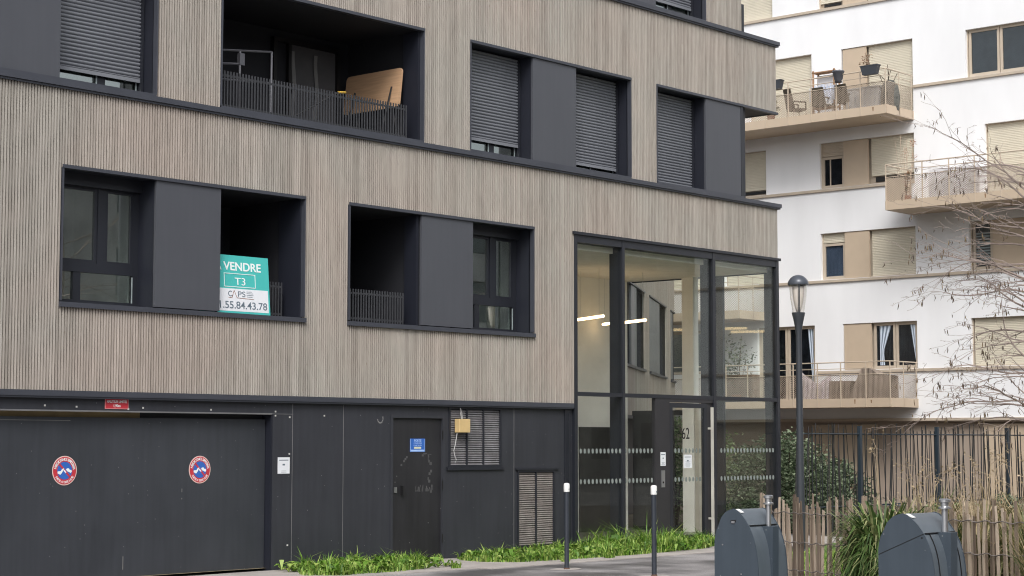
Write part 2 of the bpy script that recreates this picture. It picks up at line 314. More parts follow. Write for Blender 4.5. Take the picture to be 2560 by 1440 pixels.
# window bays
def pane(u0, u1, z0, z1, d, parent, m=GLASS):
    mb = M(A); mb.box(u0, u1, d, d + .008, z0, z1); return mb.build('pane', m, parent)
def bay(u0, u1, z0, z1, kind, sh=0, room=ROOM):
    dep = .39 if kind == 'open' else .30
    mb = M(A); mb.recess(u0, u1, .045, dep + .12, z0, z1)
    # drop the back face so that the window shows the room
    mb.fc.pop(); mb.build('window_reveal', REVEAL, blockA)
    mb = M(A); mb.recess(u0, u1, dep + .12, dep + 1.5, z0 - .3 if kind == 'open' else z0, z1); mb.build('room', room, blockA)
    fr = M(A)
    if kind == 'open':
        d0, d1 = dep, dep + .06
        fr.box(u0, u1, d0 - .08, d1 + .04, z1 - .17, z1)         # shutter box
        fr.box(u0, u1, d0 - .03, d1 + .03, z0 - .01, z0 + .085)
        fr.box(u0, u0 + .06, d0, d1, z0 + .085, z1 - .17); fr.box(u1 - .09, u1, d0, d1, z0 + .085, z1 - .17)
        fr.box(u0 + .06, u1 - .09, d0 - .01, d1, z0 + .47, z0 + .60)
        w = u1 - u0; c = u0 + w * .60
        fr.box(c - .075, c + .055, d0 - .01, d1, z0 + .60, z1 - .17)
        cl = u0 + w * .345
        fr.box(cl - .06, cl + .06, d0, d1, z0 + .085, z0 + .47)
        frame_rect(fr, u0 + .06, c - .075, z0 + .60, z1 - .17, .045, d0 + .004, d1 - .01); frame_rect(fr, c + .055, u1 - .09, z0 + .60, z1 - .17, .045, d0 + .004, d1 - .01)
        f = fr.build('window', FRAME, blockA)
        pane(u0 + .1, c - .11, z0 + .645, z1 - .21, d0 + .03, f); pane(c + .1, u1 - .135, z0 + .645, z1 - .21, d0 + .03, f)
        pane(u0 + .06, cl - .06, z0 + .085, z0 + .47, d0 + .03, f); pane(cl + .06, u1 - .09, z0 + .085, z0 + .47, d0 + .03, f)
        lz = M(A); lz.box(u1 - .11, u1 - .095, d0 - .012, d0 - .002, z0 + .08, z0 + .45); lz.build('seal_strip', mat_seal, f)
    else:
        d0, d1 = dep + .06, dep + .12
        fr.box(u0, u1, d0 - .02, d1, z0 + .03, z0 + .10); c = u0 + (u1 - u0) * .58
        fr.box(c - .07, c + .07, d0, d1, z0 + .10, z1); fr.box(u0, u0 + .05, d0, d1, z0 + .1, z1); fr.box(u1 - .06, u1, d0, d1, z0 + .1, z1)
        f = fr.build('window', FRAME, blockA)
        pane(u0 + .05, c - .07, z0 + .1, z1, d0 + .03, f); pane(c + .07, u1 - .06, z0 + .1, z1, d0 + .03, f)
        s = M(A); shutter(s, u0 + .02, u1 - .05, z0 + sh, z1 - .02, dep, .054, .024); s.box(u0 + .02, u1 - .05, dep - .005, dep + .02, z0 + sh - .05, z0 + sh)
        s.build('roller_shutter', SHUT, f)
        g = M(A); g.box(u1 - .048, u1 - .012, dep - .03, dep + .03, z0 + .03, z1); g.build('shutter_rail', FRAME, f)
        for ua in (u1 - .085, c - .09): q = M(A); q.box(ua, ua + .019, d0 - .012, d0 - .002, z0 + .11, z0 + sh); q.build('seal_strip', mat_seal, f)
mat_seal = mat('pale_seal', (0.28, .33, .34), .5)
bay(O1[0], 16.34, O1[2], O1[3], 'open'); bay(22.88, O2[1], O2[2], O2[3], 'open')
bay(14.71, O3[1], O3[2], O3[3], 'shut', .27); bay(O5[0], 24.40, O5[2], O5[3], 'shut', .31); bay(25.58, O5[1], O5[2], O5[3], 'shut', .2)
bay(O6[0], 29.53, O6[2], O6[3], 'shut', .09); bay(27.95, O7[1], O7[2], O7[3], 'shut', .3)
# loggias
mat_rail = mat('guard_paint', (.042, .044, .05), .5)
def loggia(u0, u1, z0, z1, dep):
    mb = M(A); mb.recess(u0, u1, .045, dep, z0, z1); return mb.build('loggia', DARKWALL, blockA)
def guard(u0, u1, z0, h, d, parent, pitch=.058):
    mb = M(A); u = u0
    while u < u1: mb.box(u, u + .02, d, d + .014, z0 + .03, z0 + h); u += pitch
    mb.box(u0, u1, d + .015, d + .035, z0 + .06, z0 + .09); mb.box(u0, u1, d + .015, d + .035, z0 + h - .08, z0 + h - .05)
    mb.build('railing', mat_rail, parent)
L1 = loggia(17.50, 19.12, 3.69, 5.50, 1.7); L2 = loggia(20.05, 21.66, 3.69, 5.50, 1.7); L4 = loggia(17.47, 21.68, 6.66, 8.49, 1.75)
guard(17.55, 18.95, 3.69, .55, .30, L1); guard(20.08, 21.36, 3.69, .53, .12, L2); guard(17.5, 21.42, 6.66, .58, .10, L4)
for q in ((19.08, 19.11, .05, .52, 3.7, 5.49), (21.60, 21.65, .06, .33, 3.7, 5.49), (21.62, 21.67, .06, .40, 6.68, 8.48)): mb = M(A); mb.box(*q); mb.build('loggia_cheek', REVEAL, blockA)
# french door at the back of the big loggia
mb = M(A); frame_rect(mb, 19.95, 21.42, 6.67, 8.36, .07, 1.66, 1.745); mb.box(20.28, 20.34, 1.67, 1.74, 6.74, 8.29); fd = mb.build('balcony_door', BLACK, L4)
mb = M(A); mb.box(20.34, 21.35, 1.715, 1.722, 6.74, 8.29); mb.build('door_glass', BCURT, fd)
mb = M(A)
for uc in (20.36, 20.86):
    pts = [(uc + .02 * math.sin(k * .9 + uc), 1.69, 6.75 + k * .13) for k in range(12)]
    for p, q in zip(pts, pts[1:]): mb.face([(p[0], p[1], p[2]), (p[0] + .07, p[1] - .01, p[2]), (q[0] + .07, q[1] - .01, q[2]), (q[0], q[1], q[2])])
mb.build('door_curtain', mat('pale_curtain', (.2, .2, .2), .9), fd)
mb = M(A); mb.box(18.3, 18.95, 1.66, 1.69, 3.7, 5.3); mb.build('loggia_door', REVEAL, L1)

# things in the loggias
tb = empty('folding_table', (21.60, 0, 0), 'folding table with a rounded light wood top tipped upright in the upper balcony', 'table')
tb.location = (0, 0, 0)
def round_rect(y0, y1, zf0, zf1, r=.07, n=5):
    out = []
    for cy, cz, a0 in ((y1 - r, 0, -90), (y1 - r, 1, 0), (y0 + r, 1, 90), (y0 + r, 0, 180)):
        for k in range(n + 1):
            a = R(a0 + 90 * k / n); yy = cy + r * math.cos(a); base = (zf0 + r) if cz == 0 else (zf1 - r); out.append((yy, base + r * math.sin(a)))
    return out
OAK = mat('light_oak', (0.52, 0.33, 0.2), .45, var=.1, scale=4, stretch=(1, .6, 8))
mb = M(); mb.prism(round_rect(21.16, 22.45, 7.25, 7.9), lambda p, a: (a + (7.9 - p[1]) * -.12, p[0], p[1]), 21.50, 21.53); mb.build('table_top', OAK, tb)
mb = M()
for y in (21.35, 22.2): mb.tube([(21.45, y, 7.6), (21.22, y + .05, 6.68)], .015); mb.tube([(21.45, y, 7.35), (21.5, y - .1, 6.68)], .015)
mb.build('table_leg', BLACK, tb)
dr = empty('drying_rack', (0, 0, 0), 'grey metal frame of a drying rack at the left end of the upper balcony', 'drying rack')
mb = M(); MG = mat('grey_metal', (.12, .12, .135), .4, metal=.3)
for a, b in (((17.62, 21.42, 7.62), (18.93, 21.42, 7.78)), ((18.93, 21.42, 7.78), (18.86, 21.35, 6.7)), ((17.9, 21.42, 7.65), (17.86, 21.35, 6.7)), ((18.3, 21.42, 7.7), (18.24, 21.35, 6.7)), ((17.62, 21.42, 7.62), (17.6, 21.35, 6.7)), ((17.9, 21.42, 7.45), (18.3, 21.42, 7.5)), ((17.62, 21.45, 7.2), (18.9, 21.45, 7.3))):
    mb.tube([a, b], .018)
mb.box(18.27, 18.36, 21.38, 21.45, 7.48, 7.66); mb.build('rack_frame', MG, dr)
br = empty('broom', (0, 0, 0), 'broom whose brass-yellow handle tip pokes over the upper balcony railing', 'broom')
mb = M(); mb.tube([(20.31, 21.24, 7.33), (20.12, 21.2, 7.30)], .02, 8); mb.build('handle_tip', mat('brass_yellow', (.6, .38, .06), .35), br)
mb = M(); mb.tube([(20.12, 21.2, 7.30), (19.3, 21.4, 6.8)], .014, 8); mb.build('handle', BLACK, br)
mb = M(); mb.box(19.15, 19.32, 21.36, 21.46, 6.68, 6.82); mb.build('broom_head', BLACK, br)

# --- sale sign
sg = empty('sale_sign', (17.9, 20.965, 3.70), 'teal and white for-sale board leaning in the lower left balcony', 'sign')
sg.rotation_euler = (R(-4.5), R(-0.3), 0)
TEAL = mat('teal_print', (0.06, .47, .44), .5, var=.02); SWH = mat('sign_white', (.74, .76, .8), .5, var=.02); SGREY = mat('sign_text_grey', (.13, .17, .21), .5)
mb = M(); mb.box(-.66, .66, 0, .02, 0, .865); mb.build('board', TEAL, sg)
mb = M(); mb.box(-.66, .63, -.002, 0, .045, .375); mb.build('white_panel', SWH, sg)
TXW = mat('print_white', (.8, .86, .86), .5, var=0)
mb = M(); mb.text('VENDRE', .172, wmat(-.205, -.003, .645), bold=.0035, width=.715); mb.text('À', .172, wmat(-.37, -.003, .645), bold=.0035, width=.13); mb.text('T3', .155, wmat(.0, -.003, .432), width=.2)
frame_rect(mb, -.20, .395, .398, .60, .009, -.004, -.0005); mb.build('white_lettering', TXW, sg)
mb = M(); mb.text('1.55.84.43.78', .15, wmat(-.30, -.004, .085), width=.90, bold=.001); mb.text('0', .15, wmat(-.40, -.004, .085), width=.075); mb.text('C', .115, wmat(-.135, -.004, .262), width=.075); mb.text('PS', .115, wmat(.05, -.004, .262), width=.14)
mb.build('grey_lettering', SGREY, sg)
mb = M(); BR = mat('sign_brown', (.3, .16, .12), .5)
for a, b in (((-.13, .243), (-.065, .243)), ((-.065, .243), (-.02, .35)), ((-.02, .35), (.03, .243)), ((.03, .243), (.35, .232))):
    dx, dz = b[0] - a[0], b[1] - a[1]; L = math.hypot(dx, dz); nx, nz = -dz / L * .004, dx / L * .004
    mb.prism([(a[0] - nx, a[1] - nz), (b[0] - nx, b[1] - nz), (b[0] + nx, b[1] + nz), (a[0] + nx, a[1] + nz)], lambda p, t: (p[0], t, p[1]), -.0045, -.002)
mb.build('logo_line', BR, sg)
mb = M()
for k, w in enumerate((.11, .13, .125, .10)): mb.box(.215, .215 + w, -.0045, -.002, .262 + k * .025, .268 + k * .025)
mb.build('small_print', SGREY, sg)

# --- ground floor
G = .04   # its face lies 4 cm behind the slats
gates = (9.0, 18.575, -1, 2.27); sdoor = (21.02, 22.25, -1, 2.29); v1 = (22.35, 23.63, 1.45, 2.425); v2 = (24.04, 25.02, .09, 1.385)
mb = M(A); wall_cells(mb, 8.0, 25.5, -.02, 2.43, G, G + .08, [gates, sdoor, v1, v2]); gf = mb.build('ground_floor_wall', BASE, blockA)
JM = mat('joint_metal', (.16, .16, .165), .4)
for u in (18.96, 20.0, 23.955): mb = M(A); mb.box(u - .004, u + .004, G - .004, G, 0, 2.42); mb.build('joint_strip', JM, gf)
mb = M(A); mb.box(18.55, 18.97, G - .004, G, 2.262, 2.27); mb.box(8, 18.55, G - .012, G, 2.255, 2.275)
mb.build('joint_strip', JM, gf)
mb = M(A)
for u, z in ((18.9, 1.68), (18.88, .34), (18.9, 2.22), (18.62, 2.3), (18.62, 2.24), (17.4, 2.31), (16.2, 2.32), (15.1, 2.32), (14.6, 2.33), (15.95, 2.3), (19.6, 2.25)): mb.box(u - .012, u + .012, G - .008, G, z - .012, z + .012)
mb.build('screw', mat('screw_pale', (.5, .5, .48), .5), gf)
mb = M(A); mb.recess(9.0, 18.575, G + .08, 3.0, 0.02, 2.27); mb.build('garage_interior', mat('garage_wall', (.3, .24, .14), .9), blockA)
gt = M(A); gt.box(9.0, 18.54, .17, .22, .012, 2.185); gd = gt.build('garage_door', GATE, blockA)
mb = M(A); mb.box(18.55, 18.575, .05, .30, -.02, 2.265); mb.build('door_jamb', REVEAL, gd)
mb = M(A); mb.box(16.3, 18.54, .24, .30, 2.12, 2.265); mb.build('header_shadow_board', REVEAL, gd)  # dark board stands in for the shade at this end of the gap
mb = M(A); mb.box(9.0, 16.3, .235, .30, 2.12, 2.265); mb.build('header_board', mat('brass_brown_board', (.30, .23, .12), .6, var=.3, scale=2), gd)
mb = M(A)
for u, z0, z1 in ((17.0, 1.15, 1.2), (17.0, 1.05, 1.07), (16.0, .12, .3)): mb.box(u, u + .008, .166, .17, z0, z1)
mb.box(14.0, 15.1, .166, .17, 2.135, 2.142)
mb.build('scratch', mat('scratch', (.2, .2, .19), .6), gd)
# service door
mb = M(A); mb.box(21.07, 22.20, G + .03, G + .07, .03, 2.235); sd = mb.build('service_door', DOOR, blockA)
mb = M(A); mb.box(21.02, 21.07, G - .012, G + .09, -.02, 2.29); mb.box(22.20, 22.25, G - .012, G + .09, -.02, 2.29); mb.box(21.07, 22.20, G - .012, G + .09, 2.235, 2.29); mb.build('door_frame', BASE, sd)
mb = M(A); mb.box(21.13, 21.19, G + .018, G + .03, 1.06, 1.15); mb.build('lock_plate', STEEL, sd)
mb = M(A); mb.box(21.28, 21.31, G - .02, G + .03, 1.02, 1.17); mb.build('handle', BLACK, sd)
for z in (.25, 1.1, 1.9):
    mb = M(A); mb.box(22.185, 22.205, G - .02, G - .012, z, z + .14); mb.build('hinge', BLACK, sd)
# torn glue marks on the service door
mb = M(A); random.seed(5)
def smear(pts, w):
    for a, b in zip(pts, pts[1:]):
        if rnd() < .25: continue
        ww = w * ru(.3, 1.2); mb.box(min(a[0], b[0]) - ww, max(a[0], b[0]) + ww, G + .027, G + .0295, min(a[1], b[1]), max(a[1], b[1]) + ww)
smear([(21.95 + .05 * math.sin(k * .8), 1.05 + k * .04) for k in range(16)], .006)
smear([(21.25 + .03 * k, 1.45 + .03 * k) for k in range(8)], .004)
for k in range(26):
    u = ru(21.6, 21.95); h = ru(.02, .13) * (1 - abs(u - 21.78) * 2); mb.box(u, u + ru(.004, .02), G + .027, G + .0295, 1.07, 1.07 + h)
for k in range(6): u = ru(21.7, 21.9); mb.box(u, u + ru(.02, .08), G + .027, G + .0295, 1.62 + ru(0, .05), 1.63 + ru(.02, .05))
mb.build('glue_mark', mat('glue_grey', (.075, .075, .078), .7), sd)
# vents
def vent(v, ncol, pitch, name, m):
    mb = M(A); frame_rect(mb, v[0], v[1], v[2], v[3], .035, G - .015, G + .09)
    w = (v[1] - v[0] - .07) / ncol
    for k in range(1, ncol): u = v[0] + .035 + w * k; mb.box(u - .014, u + .014, G - .008, G + .06, v[2] + .035, v[3] - .035)
    f = mb.build(name, FRAME, blockA)
    mb = M(A); z = v[2] + .04
    while z < v[3] - .05:
        for k in range(ncol):
            a = v[0] + .035 + w * k + (.014 if k else 0); b = v[0] + .035 + w * (k + 1) - (.014 if k < ncol - 1 else 0); j = ru(-.003, .003)
            mb.prism([(G + .005, z + j), (G + .03, z + pitch * .78 + j), (G + .036, z + pitch * .70 + j), (G + .01, z - .004 + j)], lambda p, t: (t, p[0], p[1]), a, b)
        z += pitch
    mb.build('louvre', m, f); mb = M(A); mb.box(v[0], v[1], G + .1, G + .12, v[2], v[3]); mb.build('vent_back', BLACK, f)
vent(v1, 3, .036, 'vent_grille', VENT); vent(v2, 2, .036, 'vent_grille', mat('vent_brown', (.22, .197, .18), .6, var=.2, scale=5))
mb = M(A); mb.box(23.99, 25.10, G - .03, G, 1.385, 1.42); mb.build('drip_edge', FRAME, blockA)
mb = M(A); mb.box(22.30, 23.68, G - .03, G, 1.40, 1.45); mb.build('drip_edge', FRAME, blockA)
mb = M(A); mb.box(25.28, 25.44, G - .02, G, .0, 2.42); mb.tube([(25.36, G - .04, .1), (25.36, G - .04, 2.35)], .008); mb.build('cable_cover', FRAME, blockA)
mb = M(A)
for k in range(9): a = R(200 + k * 22); mb.box(20.79 + .06 * math.cos(a) - .008, 20.79 + .06 * math.cos(a) + .008, G - .004, G, 2.22 + .07 * math.sin(a) - .008, 2.22 + .07 * math.sin(a) + .012)
mb.build('chalk_mark', mat('chalk', (.2, .2, .2), .8), gf)

# --- signs and boxes on the ground floor
def disc(mb, cx, cz, rx, rz, y0, y1, n=40, hole=None, a0=0, a1=360):
    P = [(cx + rx * math.cos(R(a0 + (a1 - a0) * k / n)), cz + rz * math.sin(R(a0 + (a1 - a0) * k / n))) for k in range(n + (a1 - a0 < 360))]
    if hole is None: mb.prism(P, lambda p, t: (p[0], t, p[1]), y0, y1)
    else:
        Q = [(cx + (p[0] - cx) * hole, cz + (p[1] - cz) * hole) for p in P]
        m = len(P)
        for k in range(m if a1 - a0 >= 360 else m - 1):
            j = (k + 1) % m; mb.face([(P[k][0], y0, P[k][1]), (P[j][0], y0, P[j][1]), (Q[j][0], y0, Q[j][1]), (Q[k][0], y0, Q[k][1])])
RED = mat('sign_red', (.52, .035, .05), .45, var=.04); BLUE = mat('sign_blue', (.03, .13, .48), .45, var=.04); PINKW = mat('faded_white', (.72, .55, .5), .5, var=.05)
def no_parking(x, z, label):
    e = empty('no_parking_sign', (x, D + .166, z), label, 'sign', 'round no-parking signs on the garage door')
    mb = M(); disc(mb, 0, 0, .195, .195, -.004, 0); mb.build('sign_disc', PINKW, e)
    mb = M(); disc(mb, 0, 0, .183, .183, -.0055, -.004); mb.build('red_ring', RED, e)
    mb = M(); disc(mb, 0, 0, .118, .118, -.007, -.0055); mb.build('blue_field', BLUE, e)
    mb = M()
    c, s = math.cos(R(-45)), math.sin(R(-45))
    P = [(-.125, -.014), (.125, -.014), (.125, .014), (-.125, .014)]
    mb.prism([(p[0] * c - p[1] * s, p[0] * s + p[1] * c) for p in P], lambda p, t: (p[0], t, p[1]), -.0085, -.007)
    mb.build('red_bar', RED, e)
    mb = M()
    # truck towing a car, drawn small
    for P in ([(-.115, -.035), (-.07, -.055), (-.045, -.03), (-.028, .0), (-.012, .022), (-.022, .03), (-.045, .018), (-.062, -.006), (-.112, -.01)],
              [(-.02, -.0), (-.005, .012), (.025, -.022), (.018, -.032), (-.002, -.02)],
              [(.02, .012), (.035, .03), (.065, .03), (.075, .012), (.105, .008), (.112, -.012), (.095, -.035), (.075, -.022), (.045, -.012)]):
        mb.prism(P, lambda p, t: (p[0], t, p[1]), -.0095, -.0075)
    ring = 'INTERDICTION DE STATIONNER'
    for k, ch in enumerate(ring):
        a = R(170 - 160 * k / (len(ring) - 1)); mb.text(ch, .05, wmat(.133 * math.cos(a), -.0065, .133 * math.sin(a), a - math.pi / 2), 'CENTER', bold=.001)
    ring = 'SORTIE A TOUTE HEURE'
    for k, ch in enumerate(ring):
        a = R(213 + 114 * k / (len(ring) - 1)); mb.text(ch, .045, wmat(.168 * math.cos(a), -.0065, .168 * math.sin(a), a + math.pi / 2), 'CENTER')
    mb.build('white_print', TXW, e)
no_parking(15.02, 1.473, 'round red and blue no-parking sign on the left of the garage door'); no_parking(17.315, 1.463, 'round red and blue no-parking sign nearer the right edge of the garage door')
e = empty('height_limit_sign', (15.755, D + G - .005, 2.37), 'small red sign with white lettering on the beam above the garage door', 'sign')
mb = M(); mb.box(-.195, .195, 0, .004, -.072, .072); mb.build('sign_plate', mat('pale_red', (.7, .25, .25), .5), e)
mb = M(); mb.box(-.185, .185, -.002, 0, -.062, .062); mb.build('red_panel', RED, e)
mb = M(); mb.text('HAUTEUR LIMITÉE', .048, wmat(0, -.003, .012), 'CENTER', .85, bold=.001); mb.text('1,90m', .05, wmat(0, -.003, -.045), 'CENTER', bold=.001); mb.build('lettering', TXW, e)
e = empty('blue_notice', (21.655, D + G + .024, 1.805), 'square blue notice on the black service door', 'notice')
mb = M(); mb.box(-.17, .17, 0, .004, -.105, .105); mb.build('notice_plate', BLUE, e)
LB = mat('pale_blue_print', (.35, .5, .8), .5)
mb = M(); mb.text('PORTE', .055, wmat(0, -.001, .055), 'CENTER', bold=.001); mb.text('COUPE-FEU', .035, wmat(0, -.001, .02), 'CENTER'); mb.text('à tenir fermée', .032, wmat(0, -.001, -.065 + .055), 'CENTER')
mb.box(-.15, .15, -.001, 0, -.098, -.07); mb.box(-.168, -.16, -.001, 0, -.1, .1); mb.box(.16, .168, -.001, 0, -.1, .1); mb.build('pale_print', LB, e)
mb = M(); mb.box(-.08, .08, -.0015, 0, -.055, -.025); mb.build('sticker', mat('sticker', (.62, .62, .45), .6), e)
def paper(name, x, y, z, w, h, label, cat='notice', lines=5):
    e = empty(name, (x, y, z), label, cat); mb = M(); mb.box(-w / 2, w / 2, 0, .003, -h / 2, h / 2); mb.build('sheet', SWH, e)
    mb = M(); mb.box(-w * .38, w * .38, -.001, 0, h * .3, h * .35)
    for k in range(lines): ww = ru(.18, .36) * w; mb.box(-ww, ww, -.001, 0, -h * .42 + k * h * .075, -h * .40 + k * h * .075)
    mb.box(-w * .1, w * .1, -.001, 0, 0, h * .1)
    mb.build('print', SGREY, e); return e
paper('paper_notice', 18.79, D + G - .006, 1.51, .235, .24, 'white printed notice on the black pier right of the garage door', lines=2)
jb = empty('junction_box', (22.60, D + G - .02, 2.12), 'yellow-beige junction box with loose cables on the upper louvred vent', 'electrical box')
mb = M(); mb.box(-.13, .13, -.11, 0, -.11, .11); o = mb.build('box_body', mat('yellowed_plastic', (.58, .42, .2), .5), jb)
bv = o.modifiers.new('b', 'BEVEL'); bv.width = .008; bv.segments = 2
CAB = mat('pale_cable', (.4, .4, .4), .6)
mb = M(); mb.tube([(-.02, -.05, .11), (-.03, -.04, .2), (-.0, -.02, .27)], .006); mb.tube([(.0, -.05, .11), (.01, -.03, .2), (-.02, -.02, .29)], .006); mb.build('cable', CAB, jb)
mb = M(); mb.tube([(-.11, -.04, -.11), (-.13, -.04, -.2), (-.16, -.04, -.32), (-.19, -.04, -.4), (-.17, -.04, -.48), (-.14, -.05, -.55), (-.16, -.04, -.6)], .007); mb.build('cable', CAB, jb)

# =================================================================== LOBBY (X 25.5-32, Y 20.86-25.36)
mb = M(A)
for a, b in ((25.50, 25.585), (26.87, 26.94), (29.70, 29.79), (31.91, 32.0)): mb.box(a, b, -.02, .28, 0, 5.5)
mb.box(25.585, 26.87, -.012, .2, 5.37, 5.5); mb.box(26.94, 29.70, -.012, .2, 5.37, 5.5); mb.box(29.79, 31.91, -.012, .2, 5.37, 5.5)
mb.box(25.46, 32.04, -.05, .2, 5.5, 5.55)
for a, b in ((25.585, 26.87), (26.94, 29.70), (29.79, 31.91)): mb.box(a, b, -.015, .1, 2.665, 2.735)
for a, b in ((25.585, 26.87), (26.94, 27.86), (29.79, 31.91)): mb.box(a, b, -.012, .12, 0, .14)
# side glazing frame on X = 32
mb.box(31.92, 31.99, .24, 3.64, 5.25, 5.5); mb.box(31.92, 31.99, 1.30, 1.57, .14, 5.25); mb.box(31.92, 31.99, .24, 3.64, 0, .14);
mb.box(31.93, 31.98, .24, 1.3, 2.68, 2.73)
lf = mb.build('lobby_frame', FRAME, blockA)
for a, b, c, d in ((25.585, 26.87, 2.735, 5.37), (26.94, 29.70, 2.735, 5.37), (29.79, 31.91, 2.735, 5.37), (25.585, 26.87, .14, 2.665), (26.94, 27.86, .14, 2.665), (29.79, 31.91, .14, 2.665)):
    mb = M(A); mb.box(a, b, .03, .045, c, d); mb.build('lobby_pane', LGLASS, lf)
mb = M(A); mb.box(31.95, 31.965, .24, 1.3, .14, 5.25); mb.build('lobby_pane', LGLASS, lf)
mb = M(A); mb.box(31.95, 31.965, 1.57, 3.6, .14, 5.25); mb.build('lobby_pane', LGLASS, lf)
FD = mat('frosted_dots', (.22, .25, .24), .7)
def dots(a, b):
    mb = M(A); u = a
    while u < b:
        for z in (1.70, 1.165): disc(mb, u, z, .031, .046, .024, .029, 10)
        u += .112
    mb.build('safety_dots', FD, lf)
dots(25.72, 26.85); dots(27.0, 27.85); dots(28.4, 29.3); dots(30.0, 31.85)
# entrance door
mb = M(A); mb.box(27.86, 28.30, -.005, .08, 0, 2.665); mb.box(28.30, 29.70, -.005, .08, 2.60, 2.665); mb.box(29.52, 29.70, .02, .08, 0, 2.60); mb.box(28.30, 29.52, -.03, .12, -.01, .04)
ed = mb.build('entrance_door', mat('door_bronze_black', (.028, .027, .031), .4), blockA)
mb = M(A); frame_rect(mb, 28.31, 29.50, .045, 2.59, .09, .0, .06); mb.build('door_leaf', FRAME, ed)
mb = M(A); mb.box(28.40, 29.41, .02, .035, .135, 2.5); mb.build('door_glass', LGLASS, ed)
mb = M(A); mb.box(29.545, 29.59, -.09, -.05, .03, 2.52); mb.box(29.55, 29.585, -.05, .02, .4, .44); mb.box(29.55, 29.585, -.05, .02, 2.1, 2.14); mb.build('pull_handle', mat('pale_metal', (.62, .6, .55), .4, metal=.3), ed)
mb = M(A); mb.box(28.02, 28.13, -.018, -.006, 1.03, 1.34); mb.build('intercom', STEEL, ed)
mb = M(A); disc(mb, 28.075, 1.12, .02, .02, -.022, -.018, 12); mb.build('key_switch', BLACK, ed)
mb = M(); mb.text('62', .30, wmat(28.70, D + .015, 1.92), sx=.85); mb.build('house_number', BLACK, ed)
paper('paper_notice', 28.08, D - .012, 1.55, .16, .25, 'white notice on the dark door frame above the steel intercom', lines=3)
paper('paper_notice', 28.885, D + .012, 1.50, .26, .25, 'pale sheet of paper taped to the glass below number 62', lines=6)
# interior
mb = M(A); mb.box(25.3, 31.75, 3.64, 3.72, 0, 5.3); mb.box(25.4, 25.5, .12, 3.72, 0, 5.5); lw = mb.build('lobby_wall', LOBBYW, blockA)
mb = M(A); mb.box(25.5, 31.92, .2, 3.64, 5.27, 5.5); mb.build('lobby_ceiling', LOBBYC, blockA)
mb = M(A); mb.box(25.5, 32.0, .02, 3.64, -.04, .02); mb.build('lobby_floor', LOBBYF, blockA)
mb = M(A); mb.box(30.10, 31.10, 3.60, 3.64, .02, 2.17); mb.build('inner_door', mat('inner_door_brown', (.05, .047, .045), .35), lw)
mb = M(A); mb.box(31.90, 31.93, 2.55, 3.62, .1, 2.45); mb.box(31.88, 31.92, 2.2, 3.62, 2.42, 2.52); mb.build('inner_panel', mat('inner_panel_dark', (.045, .045, .047), .25), blockA)
mb = M(A); mb.box(31.72, 31.90, 1.90, 2.19, .02, 5.27); mb.build('lobby_pillar', LOBBYW, blockA)
mb = M(A); mb.box(31.72, 31.90, 1.78, 1.885, .02, 2.6); mb.build('inner_frame', mat('pale_frame', (.5, .46, .4), .6), blockA)
TUBE = emit_mat('warm_tube', (1.0, .68, .36), 6)
for k, (a, b) in enumerate((((29.25, 23.86), (28.67, 22.71)), ((30.72, 24.34), (30.5, 23.94)), ((30.49, 23.58), (30.16, 22.81)))):
    e = empty('ceiling_tube_light', (a[0], a[1], 4.3), ['long warm tube light at the left of the glass entrance hall', 'short warm tube light, middle of the three in the hall', 'warm tube light hanging right of the second mullion'][k], 'light', 'warm tube lights in the entrance hall')
    dx, dy = b[0] - a[0], b[1] - a[1]
    mb = M(); mb.tube([(0, 0, 0), (dx, dy, 0)], .028, 8); mb.build('tube', TUBE, e)
    mb = M(); mb.tube([(dx * .15, dy * .15, .03), (dx * .15, dy * .15, .97)], .004, 4); mb.tube([(dx * .85, dy * .85, .03), (dx * .85, dy * .85, .97)], .004, 4); mb.build('suspension_wire', STEEL, e)

# =================================================================== REAR WING, seen through the hall
W = empty('rear_apartment_wing', (34.9, 27.0, 0), 'slanting wood-clad wing with dark windows seen through the entrance hall', 'building', rz=R(30.7))
wh = [(-.6, 4.1, 3.7, 5.66), (5.2, 9.5, 3.7, 5.66), (10.8, 12.0, 3.66, 5.66)]
mb = M(); wall_cells(mb, -3, 12.0, 2.5, 12, .03, .1, wh); mb.box(11.9, 12.0, .1, 8, 2.5, 12); mb.build('wall', WBACK, W)
mb = M(); slats(mb, -3, 12.0, 2.5, 12, 0, .03, wh, .06, .044); mb.build('slat_cladding', WOOD, W)
mb = M(); mb.box(-3, 11.0, .5, .6, 0, 2.5); mb.box(-3, 12.05, -.04, .5, 2.42, 2.5); mb.build('ground_floor_wall', BASE, W)
mb = M()
for h in wh: mb.recess(h[0], h[1], .03, .5, h[2], h[3])
mb.build('window_reveal', REVEAL, W)
mb = M(); mb.box(1.26, 2.34, -.0, .05, 3.72, 5.64); mb.box(5.2, 7.75, 0, .05, 3.72, 5.64); mb.box(10.85, 11.4, 0, .05, 3.7, 5.64); mb.build('infill_panel', mat('light_panel', (.2, .21, .22), .5), W)
mb = M()
for h in wh: mb.box(h[0], h[1], -.05, .05, h[2] - .06, h[2]); mb.box(h[0], h[1], -.03, .05, h[3], h[3] + .04)
mb.build('opening_trim', TRIM, W)

